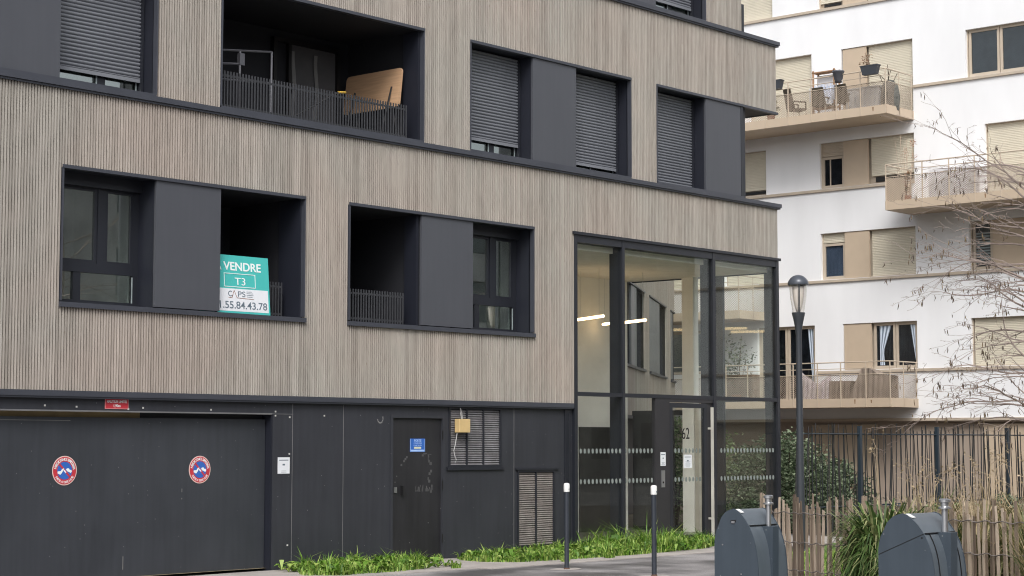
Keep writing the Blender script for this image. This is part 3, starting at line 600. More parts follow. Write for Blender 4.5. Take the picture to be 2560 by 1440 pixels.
# =================================================================== BUILDING B: white render, facade on X = 50
XB = 50.0
Bf = lambda u, d, z: (XB + d, u, z)
blockB = empty('white_apartment_building', (0, 0, 0), 'white rendered apartment block with beige balconies and shutters behind the fence', 'building')
SILL = {1: 4.06, 2: 6.86, 3: 9.69, 4: 12.56, 5: 15.36}; HEAD = {1: 5.47, 2: 8.30, 3: 11.12, 4: 13.98, 5: 16.8}
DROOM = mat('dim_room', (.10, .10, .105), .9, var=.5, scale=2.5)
bays = []   # (u0,u1,z0,z1, list of (kind,u0,u1,extra))
def B_add(u0, u1, lv, items, z0=None): bays.append((u0, u1, SILL[lv] if z0 is None else z0, HEAD[lv], items))
B_add(27.73, 31.02, 5, [('s', 27.76, 29.30, 0), ('p', 29.32, 30.14, 0), ('s', 30.16, 31.0, .14)])
B_add(32.70, 34.60, 5, [('s', 32.74, 34.6, 0)])
B_add(27.73, 30.20, 4, [('s', 27.76, 29.30, 0), ('p', 29.34, 30.16, 0)], 11.78)
B_add(31.27, 33.60, 4, [('s', 31.30, 33.6, 0)], 11.78)
B_add(27.73, 31.02, 3, [('s', 27.76, 29.26, .22), ('p', 29.32, 30.18, 0), ('w', 30.2, 31.0, .42)])
B_add(33.00, 34.60, 3, [('s', 33.02, 34.58, .15)])
B_add(27.73, 31.02, 2, [('s', 27.76, 29.28, 0), ('p', 29.32, 30.18, 0), ('wc', 30.2, 31.0, .3)])
B_add(33.00, 34.60, 2, [('s', 33.02, 34.58, 0)])
B_add(27.73, 30.26, 1, [('w2', 27.76, 29.26, 0), ('p', 29.30, 30.24, 0)])
B_add(31.27, 33.38, 1, [('d2', 31.30, 33.36, 0)], 3.12)
B_add(35.20, 37.20, 1, [('w', 35.2, 37.2, 0)]); B_add(35.2, 37.2, 2, [('s', 35.2, 37.2, 0)])
B_add(22.9, 25.98, 4, [('w3', 22.95, 25.94, 0)])
B_add(22.9, 25.42, 3, [('s', 22.95, 25.38, 0)], 8.9)
B_add(22.9, 25.98, 2, [('wb', 25.28, 25.92, 0), ('p', 22.95, 25.25, 0)])
B_add(22.9, 25.98, 1, [('s', 22.95, 25.92, 0)])
B_add(17.5, 20.5, 4, [('s', 17.5, 20.5, 0)]); B_add(17.5, 20.5, 3, [('s', 17.5, 20.5, 0)]); B_add(17.5, 20.5, 2, [('s', 17.5, 20.5, 0)]); B_add(17.5, 20.5, 1, [('s', 17.5, 20.5, 0)])
mb = M(Bf); wall_cells(mb, 6.0, 42.0, 2.58, 20.0, 0, .25, [(b[0], b[1], b[2], b[3]) for b in bays]); mb.box(6, 42, .25, .3, 0, 20); mb.box(6.0, 6.2, .3, 12, 0, 20); mb.box(41.8, 42, .3, 12, 0, 20); mb.box(6.2, 41.8, .3, 12, 19.8, 20); mb.build('wall', RENDER, blockB)
for lv, z in SILL.items():
    mb = M(Bf); zz = z - .015
    segs = [(6.0, 42.0)]
    if lv == 4: segs = [(6.0, 27.72)]
    if lv == 3: segs = [(27.72, 42.0)]
    if lv == 1: segs = [(6.0, 31.2)]
    for a, b in segs: mb.box(a, b, -.06, 0, zz - .08, zz)
    mb.build('string_course', BEIGE, blockB)
mb = M(Bf); mb.box(6, 42, -.05, .02, 2.50, 2.58); mb.build('string_course', BEIGE, blockB)
mb = M(Bf); mb.box(6, 42, .02, .24, 2.46, 2.5); mb.box(6, 42, .20, .24, 0, 2.46)
mb.build('plinth_wall', BBASE, blockB)
for a, b in ((20.0, 25.7), (29.2, 31.5), (13, 17)): mb = M(Bf); mb.box(a, b, .14, .195, 0, 2.40); mb.build('plinth_panel', BEIGEP, blockB)
for (u0, u1, z0, z1, items) in bays:
    fr = M(Bf); fr.box(u0, u1, .20, .24, z0, z1)  # backing
    frame_rect(fr, u0, u1, z0, z1, .03, .10, .2); f = fr.build('window', BEIGE, blockB)
    for kind, a, b, ex in items:
        if kind == 's':
            s = M(Bf); shutter(s, a, b, z0 + .03 + ex, z1 - .02, .13, .05, .006); s.build('roller_shutter', CREAM, f)
            if ex: g = M(Bf); g.box(a + .12, b - .12, .165, .195, z0 + .07, z0 + ex); g.build('pane', BLACK, f)
        elif kind == 'p':
            s = M(Bf); s.box(a, b, .03, .09, z0 + .01, z1 - .01); s.build('infill_panel', BEIGEP, f)
        else:
            z1w = z1 - ex - .02
            if ex: s = M(Bf); shutter(s, a, b, z1 - ex, z1 - .02, .12, .05, .006); s.build('roller_shutter', BEIGE if kind == 'w' else CREAM, f)
            n = {'w': 1, 'wc': 1, 'wb': 1, 'w2': 2, 'd2': 2, 'w3': 3}[kind]; w = (b - a) / n
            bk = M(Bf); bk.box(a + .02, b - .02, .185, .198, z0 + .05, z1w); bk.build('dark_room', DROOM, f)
            for k in range(n):
                fm = M(Bf); fa, fb = a + w * k + .01, a + w * (k + 1) - .01
                frame_rect(fm, fa, fb, z0 + .03, z1w, .075, .11, .165)
                if kind == 'w': fm.box((fa + fb) / 2 + .1, (fa + fb) / 2 + .13, .12, .16, z0 + .1, z1w - .07)
                fo = fm.build('casement', BEIGE, f)
                g = M(Bf); g.box(fa + .07, fb - .07, .145, .15, z0 + .1, z1w - .07); g.build('pane', DARKGLASS, f)
                if kind in ('wc',):
                    c = M(Bf); uu = fa + .1
                    while uu < fb - .1: c.face([(uu, .175, z0 + .1), (uu + .045, .165, z0 + .1), (uu + .045, .165, z1w - .08), (uu, .175, z1w - .08)]); c.face([(uu + .045, .165, z0 + .1), (uu + .09, .175, z0 + .1), (uu + .09, .175, z1w - .08), (uu + .045, .165, z1w - .08)]); uu += .09
                    c.build('curtain', CURT, f)
                if kind == 'wb':
                    c = M(Bf); zz = z0 + .2
                    while zz < z1w - .3: c.box(fa + .08, fb - .08, .138, .143, zz, zz + .05); zz += .085
                    c.build('blind', mat('grey_blind', (.2, .24, .25), .6), f)
            if kind in ('w2', 'd2'):
                zb = z0 + .12; H = z1w - z0 - .2
                cur = [(b - .12, b - .52, .36), (a + .03, a + .28, -1)] if kind == 'w2' else [(a + .05, a + .32, -1), (b - .08, b - .5, .5)]
                for u_out, u_in, tie in cur:
                    c = M(Bf)
                    nn = 10; sg_ = 1 if u_in > u_out else -1; wid = abs(u_in - u_out)
                    for k in range(nn):
                        za, zc = zb + H * k / nn, zb + H * (k + 1) / nn
                        def wf(z): 
                            t = (z - zb) / H
                            if tie > 0: return wid * (.35 + .65 * min(1, abs(t - tie) * 1.6)) if t > tie else wid * (.35 + .25 * (tie - t))
                            return wid * (.25 + .75 * t)
                        m_ = 6
                        for j in range(m_):
                            ua, ub = j / m_, (j + 1) / m_; da, db = (.118 if j % 2 else .128), (.128 if j % 2 else .118)
                            off = .0 if tie < 0 else wid * .15
                            q = lambda uu_, z_, dd: (u_out + sg_ * (off + wf(z_) * uu_), dd + .022, z_)
                            c.face([q(ua, za, da), q(ub, za, db), q(ub, zc, db), q(ua, zc, da)])
                    c.build('curtain', CURT, f)

# balconies
def balcony(u0, u1, z, post_us, left_end=False, right_end=True):
    """u0 = near (right) end, u1 = far (left) end; slab underside at z"""
    d = -1.6
    mb = M(Bf); mb.box(u0, u1, d + .02, 0, z, z + .14); mb.box(u0, u1, d, d + .02, z - .01, z + .25)
    if right_end: mb.box(u0 - .02, u0, d, 0, z - .01, z + .25)
    if left_end: mb.box(u1, u1 + .02, d, 0, z - .01, z + .25)
    slab = mb.build('balcony', BEIGEP, blockB)
    mb = M(Bf)
    def runr(p0, p1):
        for zz, r in ((z + 1.32, .02), (z + 1.13, .012)): mb.tube([(p0[0], p0[1], zz), (p1[0], p1[1], zz)], r, 6)
        mb.tube([(p0[0], p0[1], z + .95), (p1[0], p1[1], z + .95)], .012, 4)
    runr((u0, d + .01), (u1, d + .01))
    if right_end: runr((u0, d + .01), (u0, -.02))
    if left_end: runr((u1, d + .01), (u1, -.02))
    for u in post_us: mb.box(u - .012, u + .012, d - .012, d + .02, z, z + 1.32)
    if right_end:
        for dd in (-.85, -.1): mb.box(u0 - .02, u0 + .0, dd - .012, dd + .012, z, z + 1.32)
    if left_end:
        for dd in (-.85, -.1): mb.box(u1, u1 + .02, dd - .012, dd + .012, z, z + 1.32)
    mb.build('railing', BRAIL, slab)
    # expanded metal: two families of slanted strands
    mb = M(Bf); h = .70; zb = z + .25; w = .0075; stp = .085; run = h / math.tan(R(33))
    def strands(L, pt):
        k = -run
        while k < L:
            for s in (0, 1):
                a0, a1 = (k, 0), (k + run, h)
                if s: a0, a1 = (k, h), (k + run, 0)
                # clip to 0..L
                t0 = max(0, -k / run); t1 = min(1, (L - k) / run)
                if t1 - t0 > .02:
                    p = (a0[0] + (a1[0] - a0[0]) * t0, a0[1] + (a1[1] - a0[1]) * t0); q = (a0[0] + (a1[0] - a0[0]) * t1, a0[1] + (a1[1] - a0[1]) * t1)
                    mb.face([pt(p[0], zb + p[1] - w), pt(q[0], zb + q[1] - w), pt(q[0], zb + q[1] + w), pt(p[0], zb + p[1] + w)])
            k += stp
    strands(u1 - u0, lambda s, zz: (u0 + s, d + .022, zz))
    if right_end: strands(1.55, lambda s, zz: (u0, d + s + .02, zz))
    if left_end: strands(1.55, lambda s, zz: (u1, d + s + .02, zz))
    mb.build('mesh_panel', MESHM, slab)
    return slab
b1 = balcony(27.74, 36.0, 11.51, [27.75, 28.6, 29.42, 30.3, 31.12, 31.95, 32.8, 33.6])
b2 = balcony(19.5, 27.80, 8.64, [20.4, 21.4, 22.4, 23.3, 24.15, 24.95, 25.75, 26.6, 27.79], left_end=True, right_end=False)
b3 = balcony(27.74, 37.0, 2.90, [27.75, 28.55, 29.4, 30.2, 31.05, 31.9, 32.7, 33.5, 34.3, 35.1])
b4 = balcony(32.98, 39.0, 5.69, [33.0, 33.85, 34.7, 35.5, 36.3, 37.1])
STN = mat('rust_stain', (.22, .13, .07), .8, var=.3)
for u, z, h in ((28.9, 3.0, .12), (28.35, 3.02, .08), (24.6, 8.74, .1), (28.15, 11.62, .1)):
    mb = M(Bf); mb.face([(u, -1.6035, z + h), (u + .05, -1.6035, z + h), (u + .035, -1.6035, z - .02), (u + .01, -1.6035, z - .01)]); mb.build('rust_stain', STN, {3: b3, 8: b2, 11: b1}[int(z)] if int(z) in (3, 8, 11) else b3)
mb = M(Bf); mb.box(27.2, 27.78, -1.575, -1.56, 8.9, 9.55); mb.box(27.79, 27.795, -1.3, -.2, 8.9, 9.55); mb.build('screen_sheet', BEIGEP, b2)
mb = M(Bf); mb.box(24.9, 26.5, -1.40, -1.39, 8.9, 9.72); mb.build('white_screen', mat('white_cloth', (.75, .74, .76), .8, var=.06, scale=20, stretch=(1, 1, .1)), b2)

# ---- things on the balconies
def planter(name, u, z, d, w, h, label, m, group=None, dep=.2):
    e = empty(name, (XB + d, u, z), label, 'planter', group); mb = M()
    t = .8
    P = lambda s, zz: [(-dep / 2 * s, -w / 2 * s, zz), (dep / 2 * s, -w / 2 * s, zz), (dep / 2 * s, w / 2 * s, zz), (-dep / 2 * s, w / 2 * s, zz)]
    a, b, c, e2 = P(t, 0), P(1, h), P(1.07, h), P(1.07, h + .03)
    for lo, hi in ((a, b), (c, e2)):
        for k in range(4): mb.face([lo[k], lo[(k + 1) % 4], hi[(k + 1) % 4], hi[k]])
    mb.face(a); mb.face(e2); mb.face(c); mb.build('trough', m, e)
    return e
ANTH = mat('anthracite_plastic', (.04, .045, .055), .5)
p1 = planter('window_planter', 28.18, 12.67, -1.72, .56, .25, 'dark planter with a dry reddish plant hooked on the top balcony rail', ANTH)
DRYL = leaf_mat('dry_red_leaves', (.25, .12, .07), (.33, .2, .13), (.16, .13, .06))
def leaves(mb, n, c, rx, ry, rz, sz, rim=.35):
    for _ in range(n):
        while True:
            a = Vector((ru(-1, 1), ru(-1, 1), ru(-1, 1)))
            if rim < a.length < 1: break
        p = Vector((c[0] + a.x * rx, c[1] + a.y * ry, c[2] + a.z * rz)); q = Matrix.Rotation(ru(0, 6.28), 3, 'Z') @ Matrix.Rotation(ru(-1.2, 1.2), 3, 'X') @ Matrix.Rotation(ru(-.9, .9), 3, 'Y')
        s = sz * ru(.6, 1.3)
        mb.face([tuple(p + q @ Vector(v)) for v in ((-s, 0, 0), (0, -s * .45, .1 * s), (s, 0, 0), (0, s * .45, .1 * s))])
mb = M(); leaves(mb, 60, (0, .1, .5), .13, .17, .2, .035, 0); leaves(mb, 14, (0, .28, .36), .1, .1, .06, .03, 0); mb.build('foliage', DRYL, p1)
mb = M()
for k in range(7): mb.tube([(0, ru(-.1, .2), .2), (ru(-.05, .05), ru(-.05, .3), ru(.45, .7))], .006, 4)
mb.build('stem', mat('stem_brown', (.16, .1, .07), .8), p1)
p2 = planter('window_planter', 31.5, 12.64, -1.72, .50, .25, 'empty dark planter hooked on the far left of the top balcony rail', ANTH)
e = empty('bucket_pot', (XB - 1.6, 29.34, 12.60), 'round grey pot on the top balcony rail beside the wooden rack', 'pot')
mb = M(); mb.lathe((0, 0, 0), [(.10, 0), (.11, .08), (.12, .09), (.17, .30), (.185, .31), (.185, .35), (.16, .35)], 18); mb.build('pot_body', mat('grey_pot', (.1, .105, .125), .6), e, True)
e = empty('wooden_rack', (XB - .9, 30.2, 11.66), 'wooden rack draped with laundry on the top balcony', 'rack')
RW = mat('rack_wood', (.36, .22, .13), .7); 
mb = M()
for y in (-.38, .36):
    for x in (-.15, .15): mb.box(x - .02, x + .02, y - .025, y + .025, 0, 1.52)
for z in (.35, .95, 1.45): mb.box(-.17, .17, -.42, .4, z, z + .03)
mb.build('rack_frame', RW, e)
mb = M(); random.seed(3)
for k in range(16):
    a = -.42 + k * .055; z1_, z0_ = 1.02 + ru(-.03, .05), .55 + ru(-.1, .1)
    mb.face([(-.2 + ru(-.02, .02), a, z0_), (-.22 + ru(-.02, .02), a + .055, z0_), (-.19 + ru(-.02, .02), a + .055, z1_), (-.2, a, z1_)])
mb.build('laundry', mat('white_blue_cloth', (.55, .6, .72), .9, var=.35, scale=8), e)
mb = M(); mb.box(.1, .14, -.3, .35, 1.0, 1.4); mb.build('white_cloth', SWH, e)
WICK = mat('brown_wicker', (.085, .07, .05), .8, var=.4, scale=40)
def wicker_chair(u, rz, label, d=-.95, high=0.0, group='woven chairs on the top balcony'):
    e = empty('wicker_chair', (XB + d, u, 11.66), label, 'chair', group, rz)
    mb = M(); mb.box(-.22, .22, -.24, .24, .38, .43); mb.build('seat', WICK, e)
    mb = M(); mb.prism([(-.25, .43), (.25, .43), (.21, .92 + high), (-.21, .92 + high)], lambda p, t: (t + (p[1] - .43) * .22, p[0], p[1]), .18, .22); mb.build('backrest', WICK, e)
    for x in (-.2, .2):
        for y in (-.22, .22): mb = M(); mb.tube([(x, y, .38), (x * 1.15, y * 1.15, 0)], .016, 5); mb.build('leg', BRAIL, e)
    for y in (-.25, .25): mb = M(); mb.box(-.2, .2, y - .02, y + .02, .6, .64); mb.box(-.2, -.17, y - .02, y + .02, .43, .6); mb.build('armrest', WICK, e)
    return e
wicker_chair(30.22, R(180), 'woven chair standing in front of the wooden rack, top balcony', -1.1); wicker_chair(29.35, R(170), 'woven chair under the round grey pot, top balcony', -1.1)
wicker_chair(31.2, R(150), 'high-backed woven chair left of the wooden rack, top balcony', -1.0, .12)
e = empty('storage_box', (XB - 1.1, 28.7, 11.66), 'pale grey slatted storage box behind the top balcony mesh', 'box')
mb = M(); mb.box(-.2, .2, -.55, .55, .05, .72); mb.box(-.22, .22, -.57, .57, .72, .76); mb.build('box_body', mat('pale_grey_plastic', (.45, .45, .45), .6, var=.12, scale=12, stretch=(1, 1, .05)), e)
mb = M()
for k in range(12): mb.box(-.206, -.2, -.53 + k * .092, -.455 + k * .092, .08, .70)
mb.build('slat', mat('grey_slat', (.5, .5, .5), .6), e)
e = empty('firewood_heap', (XB - .95, 27.98, 11.66), 'dark heap of branches and a cover at the right end of the top balcony', 'clutter')
mb = M(); mb.lathe((0, 0, 0), [(.28, 0), (.32, .4), (.26, .75), (.12, .92), (.02, .95)], 9); mb.build('cover', mat('speckled_cover', (.1, .1, .09), .8, var=.6, scale=22), e)
mb = M()
for k in range(6): mb.tube([(ru(-.15, .15), ru(-.2, .2), .7), (ru(-.3, .3), ru(-.35, .35), ru(1.0, 1.45))], .01, 4)
mb.build('branch', mat('stem_dark', (.09, .07, .05), .8), e)
def potted(name, loc, label, h, rr, m, pot_r=.13, n=260, cat='potted plant', sz=.06, group=None):
    e = empty(name, loc, label, cat, group); mb = M(); mb.lathe((0, 0, 0), [(pot_r * .75, 0), (pot_r, .26), (pot_r * 1.08, .26), (pot_r * 1.08, .3), (pot_r * .9, .3)], 14); mb.build('pot', mat('terracotta', (.32, .14, .08), .8), e)
    mb = M(); leaves(mb, n, (0, 0, .35 + h * .5), rr, rr, h * .5, sz, .1)
    for k in range(9): leaves(mb, n // 5, (ru(-rr, rr) * .8, ru(-rr, rr) * .8, .35 + ru(.2, 1) * h), rr * .45, rr * .45, h * .2, sz, .0)
    mb.build('foliage', m, e)
    mb = M()
    for k in range(5): mb.tube([(0, 0, .25), (ru(-rr, rr) * .5, ru(-rr, rr) * .5, .35 + h * ru(.5, 1.15))], .01, 4)
    mb.build('stem', mat('stem_brown', (.1, .075, .05), .8), e)
    return e
GREY_GREEN = leaf_mat('grey_green_leaves', (.035, .06, .035), (.08, .11, .06), (.2, .22, .13))
potted('potted_shrub', (XB - 1.0, 33.45, 3.04), 'tall grey-green potted shrub on the lower balcony, seen through the hall glass', 1.75, .55, GREY_GREEN, .2, 150)
potted('potted_plant', (XB - 1.2, 32.0, 11.66), 'small leafy pot plant at the left of the top balcony', .35, .25, GREY_GREEN, .12, 60)
e = potted('dry_stem_pot', (XB - 1.0, 27.45, 8.78), 'pot of tall dry stems with pinkish heads on the middle right balcony', .6, .12, DRYL, .13, 16)
mb = M(); L = M(); random.seed(21)
for k in range(11):
    y = ru(-.35, .35); t = ru(1.3, 2.15); mb.tube([(0, y * .3, .3), (ru(-.1, .1), y * .8, t * .7), (ru(-.1, .1), y, t)], .006, 4)
    if k < 5: leaves(L, 26, (0, y, t), .1, .13, .12, .025, 0)
mb.build('dry_stem', mat('straw', (.42, .32, .24), .8), e); L.build('seed_head', leaf_mat('pink_heads', (.38, .2, .13), (.45, .27, .19), (.5, .33, .25)), e)
def draped(name, u0, u1, z0, h, label, m, peak, d=-1.35, th=.5):
    e = empty(name, (XB + d, (u0 + u1) / 2, z0), label, 'cover'); mb = M(); n = 26; W_ = (u1 - u0)
    top = lambda t: h * peak(t)
    for k in range(n):
        t0, t1 = k / n, (k + 1) / n; a, b = -W_ / 2 + W_ * t0, -W_ / 2 + W_ * t1; x0, x1 = (.02 * math.sin(k * 1.7)), (.02 * math.sin((k + 1) * 1.7))
        mb.face([(x0 - .06, a, 0), (x1 - .06, b, 0), (x1, b, top(t1)), (x0, a, top(t0))]); mb.face([(x0, a, top(t0)), (x1, b, top(t1)), (th, b, top(t1) * .97), (th, a, top(t0) * .97)]); mb.face([(th, a, top(t0) * .97), (th, b, top(t1) * .97), (th, b, 0), (th, a, 0)])
    mb.build('cover_sheet', m, e, True); return e
TAUPE = mat('taupe_cover', (.27, .22, .18), .75, var=.25, scale=3, stretch=(1, 3, .5)); LAV = mat('pale_print_sheet', (.62, .56, .58), .8, var=.2, scale=9)
draped('furniture_cover', 27.9, 29.15, 3.04, 1.02, 'taupe tarpaulin over furniture at the right end of the lowest balcony', TAUPE, lambda t: .78 + .22 * math.sin(math.pi * min(1, max(0, 1.25 * (1 - t) + .1))) - (.45 * max(0, t - .75) / .25))
draped('furniture_cover', 29.2, 29.95, 3.04, .66, 'low brown box cover left of the taupe tarpaulin, lowest balcony', mat('brown_cover', (.2, .155, .12), .8, var=.1), lambda t: .97)
draped('hanging_sheet', 29.9, 31.0, 3.14, .82, 'pale patterned sheet sagging behind the mesh of the lowest balcony', LAV, lambda t: .55 + .45 * abs(2 * t - .8), th=.05)
e = empty('air_conditioner', (XB - .9, 33.6, 3.04), 'brown slatted cabinet behind the lowest balcony mesh below the shrub', 'cabinet')
mb = M(); mb.box(-.2, .2, -.75, .55, .05, .92); mb.build('cabinet_body', mat('cabinet_brown', (.2, .14, .1), .7), e)
mb = M()
for k in range(10): mb.box(-.215, -.2, -.72, .52, .1 + k * .08, .14 + k * .08)
mb.build('slat', mat('cabinet_slat', (.13, .09, .065), .7), e)

# =================================================================== SETTING
def sheet(name, pts, z, m, label):
    mb = M(); mb.face([(p[0], p[1], z) for p in pts]); return struct(mb.build(name, m), label)
m, nt, b = new_mat('asphalt'); b.inputs['Specular IOR Level'].default_value = .4
tc = nt.nodes.new('ShaderNodeTexCoord')
n1 = nt.nodes.new('ShaderNodeTexNoise'); n1.inputs['Scale'].default_value = .8; n1.inputs['Detail'].default_value = 5; nt.links.new(tc.outputs['Object'], n1.inputs['Vector'])
n2 = nt.nodes.new('ShaderNodeTexNoise'); n2.inputs['Scale'].default_value = 45; n2.inputs['Detail'].default_value = 8; nt.links.new(tc.outputs['Object'], n2.inputs['Vector'])
r1 = nt.nodes.new('ShaderNodeValToRGB'); r1.color_ramp.elements[0].position = .40; r1.color_ramp.elements[0].color = (.11, .105, .108, 1); r1.color_ramp.elements[1].position = .66; r1.color_ramp.elements[1].color = (.33, .315, .315, 1)  # broad noise patches from dark to pale grey
nt.links.new(n1.outputs['Fac'], r1.inputs[0])
mx = nt.nodes.new('ShaderNodeMix'); mx.data_type = 'RGBA'; mx.blend_type = 'MULTIPLY'; mx.inputs[0].default_value = .8
r2 = nt.nodes.new('ShaderNodeValToRGB'); r2.color_ramp.elements[0].position = .3; r2.color_ramp.elements[0].color = (.6, .6, .6, 1); r2.color_ramp.elements[1].position = .7; r2.color_ramp.elements[1].color = (1.2, 1.2, 1.2, 1)
nt.links.new(n2.outputs['Fac'], r2.inputs[0]); nt.links.new(r1.outputs[0], mx.inputs[6]); nt.links.new(r2.outputs[0], mx.inputs[7]); nt.links.new(mx.outputs[2], b.inputs['Base Color'])
rr = nt.nodes.new('ShaderNodeMapRange'); rr.inputs['From Min'].default_value = .35; rr.inputs['From Max'].default_value = .65; rr.inputs['To Min'].default_value = .38; rr.inputs['To Max'].default_value = .85; nt.links.new(n1.outputs['Fac'], rr.inputs['Value']); nt.links.new(rr.outputs[0], b.inputs['Roughness'])
bp = nt.nodes.new('ShaderNodeBump'); bp.inputs['Strength'].default_value = .25; bp.inputs['Distance'].default_value = .01; nt.links.new(n2.outputs['Fac'], bp.inputs['Height']); nt.links.new(bp.outputs[0], b.inputs['Normal'])
ASPH = m
sheet('ground', [(-600, -600), (900, -600), (900, 900), (-600, 900)], -.02, ASPH, 'dark grey asphalt pavement with pale patches')
CONC = mat('pale_concrete', (.36, .33, .31), .85, var=.15, scale=2, bump=.2)
mb = M(); mb.box(17.0, 22.6, 19.0, 20.88, -.021, -.010); mb.box(21.0, 32.6, 18.75, 20.88, -.021, -.009); struct(mb.build('concrete_strip', CONC), 'pale concrete strip along the foot of the black wall')
SOIL = mat('soil', (.07, .055, .04), .95, var=.3, scale=4, bump=.5, bscale=20)
sheet('garden_bed', [(20.3, 13.6), (19.3, 9.4), (17.8, 3), (40, 3), (49.8, 12), (49.8, 40), (33.2, 40), (33, 20.4), (27, 18.0)], -.012, SOIL, 'planted soil bed behind the fences')
LAWN = mat('lawn', (.10, .17, .035), .9, var=.35, scale=6, bump=.6, bscale=50)
sheet('lawn', [(21.2, 14.6), (21.5, 11.5), (27, 11.5), (33, 16.5), (33, 19.5), (27.5, 17.8)], -.004, LAWN, 'small patch of lawn behind the paling fence')

# grass strips: tufts of curved blades
def blades(mb, poly, n, hmin, hmax, wid, hfun=None, lean=.5):
    xs = [p[0] for p in poly]; ys = [p[1] for p in poly]
    def inside(x, y):
        c = False
        for i in range(len(poly)):
            (x1, y1), (x2, y2) = poly[i], poly[i - 1]
            if (y1 > y) != (y2 > y) and x < (x2 - x1) * (y - y1) / (y2 - y1) + x1: c = not c
        return c
    k = 0
    while k < n:
        x, y = ru(min(xs), max(xs)), ru(min(ys), max(ys))
        if not inside(x, y): continue
        k += 1
        h = ru(hmin, hmax) * (hfun(x, y) if hfun else 1); a = ru(0, 6.28); ln = h * ru(.1, lean); w = wid * ru(.6, 1.4); dx, dy = math.cos(a), math.sin(a); px, py = -dy * w, dx * w
        p1 = (x + dx * ln * .25, y + dy * ln * .25, h * .55); p2 = (x + dx * ln, y + dy * ln, h * ru(.75, 1))
        mb.face([(x - px, y - py, -.02), (x + px, y + py, -.02), (p1[0] + px * .8, p1[1] + py * .8, p1[2]), (p1[0] - px * .8, p1[1] - py * .8, p1[2])])
        mb.face([(p1[0] - px * .8, p1[1] - py * .8, p1[2]), (p1[0] + px * .8, p1[1] + py * .8, p1[2]), p2])
def connected_blades(mb):  # merge the two faces of a blade into one island
    return mb
GRASS = leaf_mat('fresh_grass', (.045, .12, .012), (.15, .30, .03), (.42, .52, .14))
random.seed(11)
S1 = [(19.05, 20.86), (18.6, 20.35), (18.1, 19.75), (18.5, 19.35), (19.6, 19.3), (20.3, 19.45), (20.9, 20.2), (21.35, 20.86)]
S2 = [(22.5, 20.86), (22.1, 20.4), (22.0, 19.9), (22.3, 19.4), (23.6, 19.2), (25.5, 19.25), (27.4, 19.45), (28.6, 19.95), (29.35, 20.6), (29.2, 20.86)]
def clumpy(x, y): return .4 + .6 * (math.sin(x * 4.1 + 1.3 * math.sin(y * 4)) * .5 + .5) ** 2 + .45 * (math.sin(x * 11.7 + y) * math.sin(y * 9.3)) + (.5 if rnd() < .06 else 0)
mb = M(); blades(mb, S1, 3400, .03, .22, .010, clumpy, 1.5)
tag(mb.build('grass_patch', GRASS), 'bright green grass patch at the foot of the wall left of the service door', 'grass', kind='stuff')
mb = M(); blades(mb, S2, 9500, .04, .23, .0105, lambda x, y: clumpy(x, y) * (.8 + 1.1 * max(0, 1 - abs(x - 26.6) / 2.4)), 1.6)
tag(mb.build('grass_patch', GRASS), 'long bright green grass patch under the vents and the glass hall', 'grass', kind='stuff')
mb = M()
for x0, y0, rr in ((24.2, 19.05, .12), (27.9, 19.4, .12), (29.3, 20.1, .12), (21.9, 20.7, .12), (20.7, 19.2, .1), (23.0, 19.0, .1)):
    P_ = [(x0 + rr * math.cos(a), y0 + rr * .7 * math.sin(a)) for a in (0, 1.3, 2.4, 3.6, 5)]; blades(mb, P_, 60, .03, .12, .008, None, 1.4)
tag(mb.build('stray_tufts', GRASS), 'stray grass tufts along the ragged edge of the grass patches', 'grass', kind='stuff')
# broad leaves inside the grass
def weed(x, y, h, label, n=14, group='broad-leaved weeds in the grass'):
    e = empty('weed', (x, y, -.02), label, 'weed', group); mb = M()
    for k in range(n):
        a = ru(0, 6.28); L = h * ru(.6, 1.1); el = ru(.6, 1.3); w = L * ru(.12, .2); d = Vector((math.cos(a), math.sin(a), 0)); s = Vector((-math.sin(a), math.cos(a), 0))
        p0 = Vector((0, 0, 0)); p1 = d * L * .5 * math.cos(el) + Vector((0, 0, L * .6 * math.sin(el))); p2 = d * L * 1.0 * math.cos(el * .8) + Vector((0, 0, L * .62 * math.sin(el)))
        i = [mb.vert(tuple(q)) for q in (p0, p1 + s * w, p2, p1 - s * w)]; mb.fc.append(i)
    mb.build('leaf_rosette', GRASS, e)
for k, (x, y, h, l) in enumerate(((18.7, 19.5, .24, 'broad-leaved weed at the left end of the short grass patch'), (19.5, 19.45, .22, 'broad-leaved weed in the middle of the short grass patch'),
        (26.9, 19.9, .4, 'tallest leafy weed in front of the entrance hall glass'), (27.3, 20.0, .33, 'arching leafy weed right beside the tallest one'), (25.9, 20.3, .48, 'upright seeding weed under the first hall pane'), (24.7, 20.2, .3, 'weed at the foot of the lower vent'), (28.2, 20.0, .28, 'weed just right of the white-topped bollard'))): weed(x, y, h, l)
mb = M()
for k in range(330):
    if k < 110: x, y = ru(18.4, 21.0), ru(19.4, 20.8)
    else: x, y = ru(22.3, 28.9), ru(19.35, 20.7)
    if k % 9 == 0: y -= .12
    for j in range(7):
        a = ru(0, 6.28); L = ru(.07, .17); w_ = L * ru(.14, .3); d = Vector((math.cos(a), math.sin(a), 0)); sv = Vector((-math.sin(a), math.cos(a), 0)); up = ru(.3, 1.0)
        p0 = Vector((x, y, -.01)); p1 = p0 + d * L * .5 + Vector((0, 0, L * up)); p2 = p0 + d * L * 1.1 + Vector((0, 0, L * up * ru(.6, 1.1)))
        mb.fc.append([mb.vert(tuple(q)) for q in (p0, p1 + sv * w_, p2, p1 - sv * w_)])
tag(mb.build('ground_weeds', GRASS), 'small leafy weeds and dandelion leaves mixed through the grass patches', 'weeds', kind='stuff')

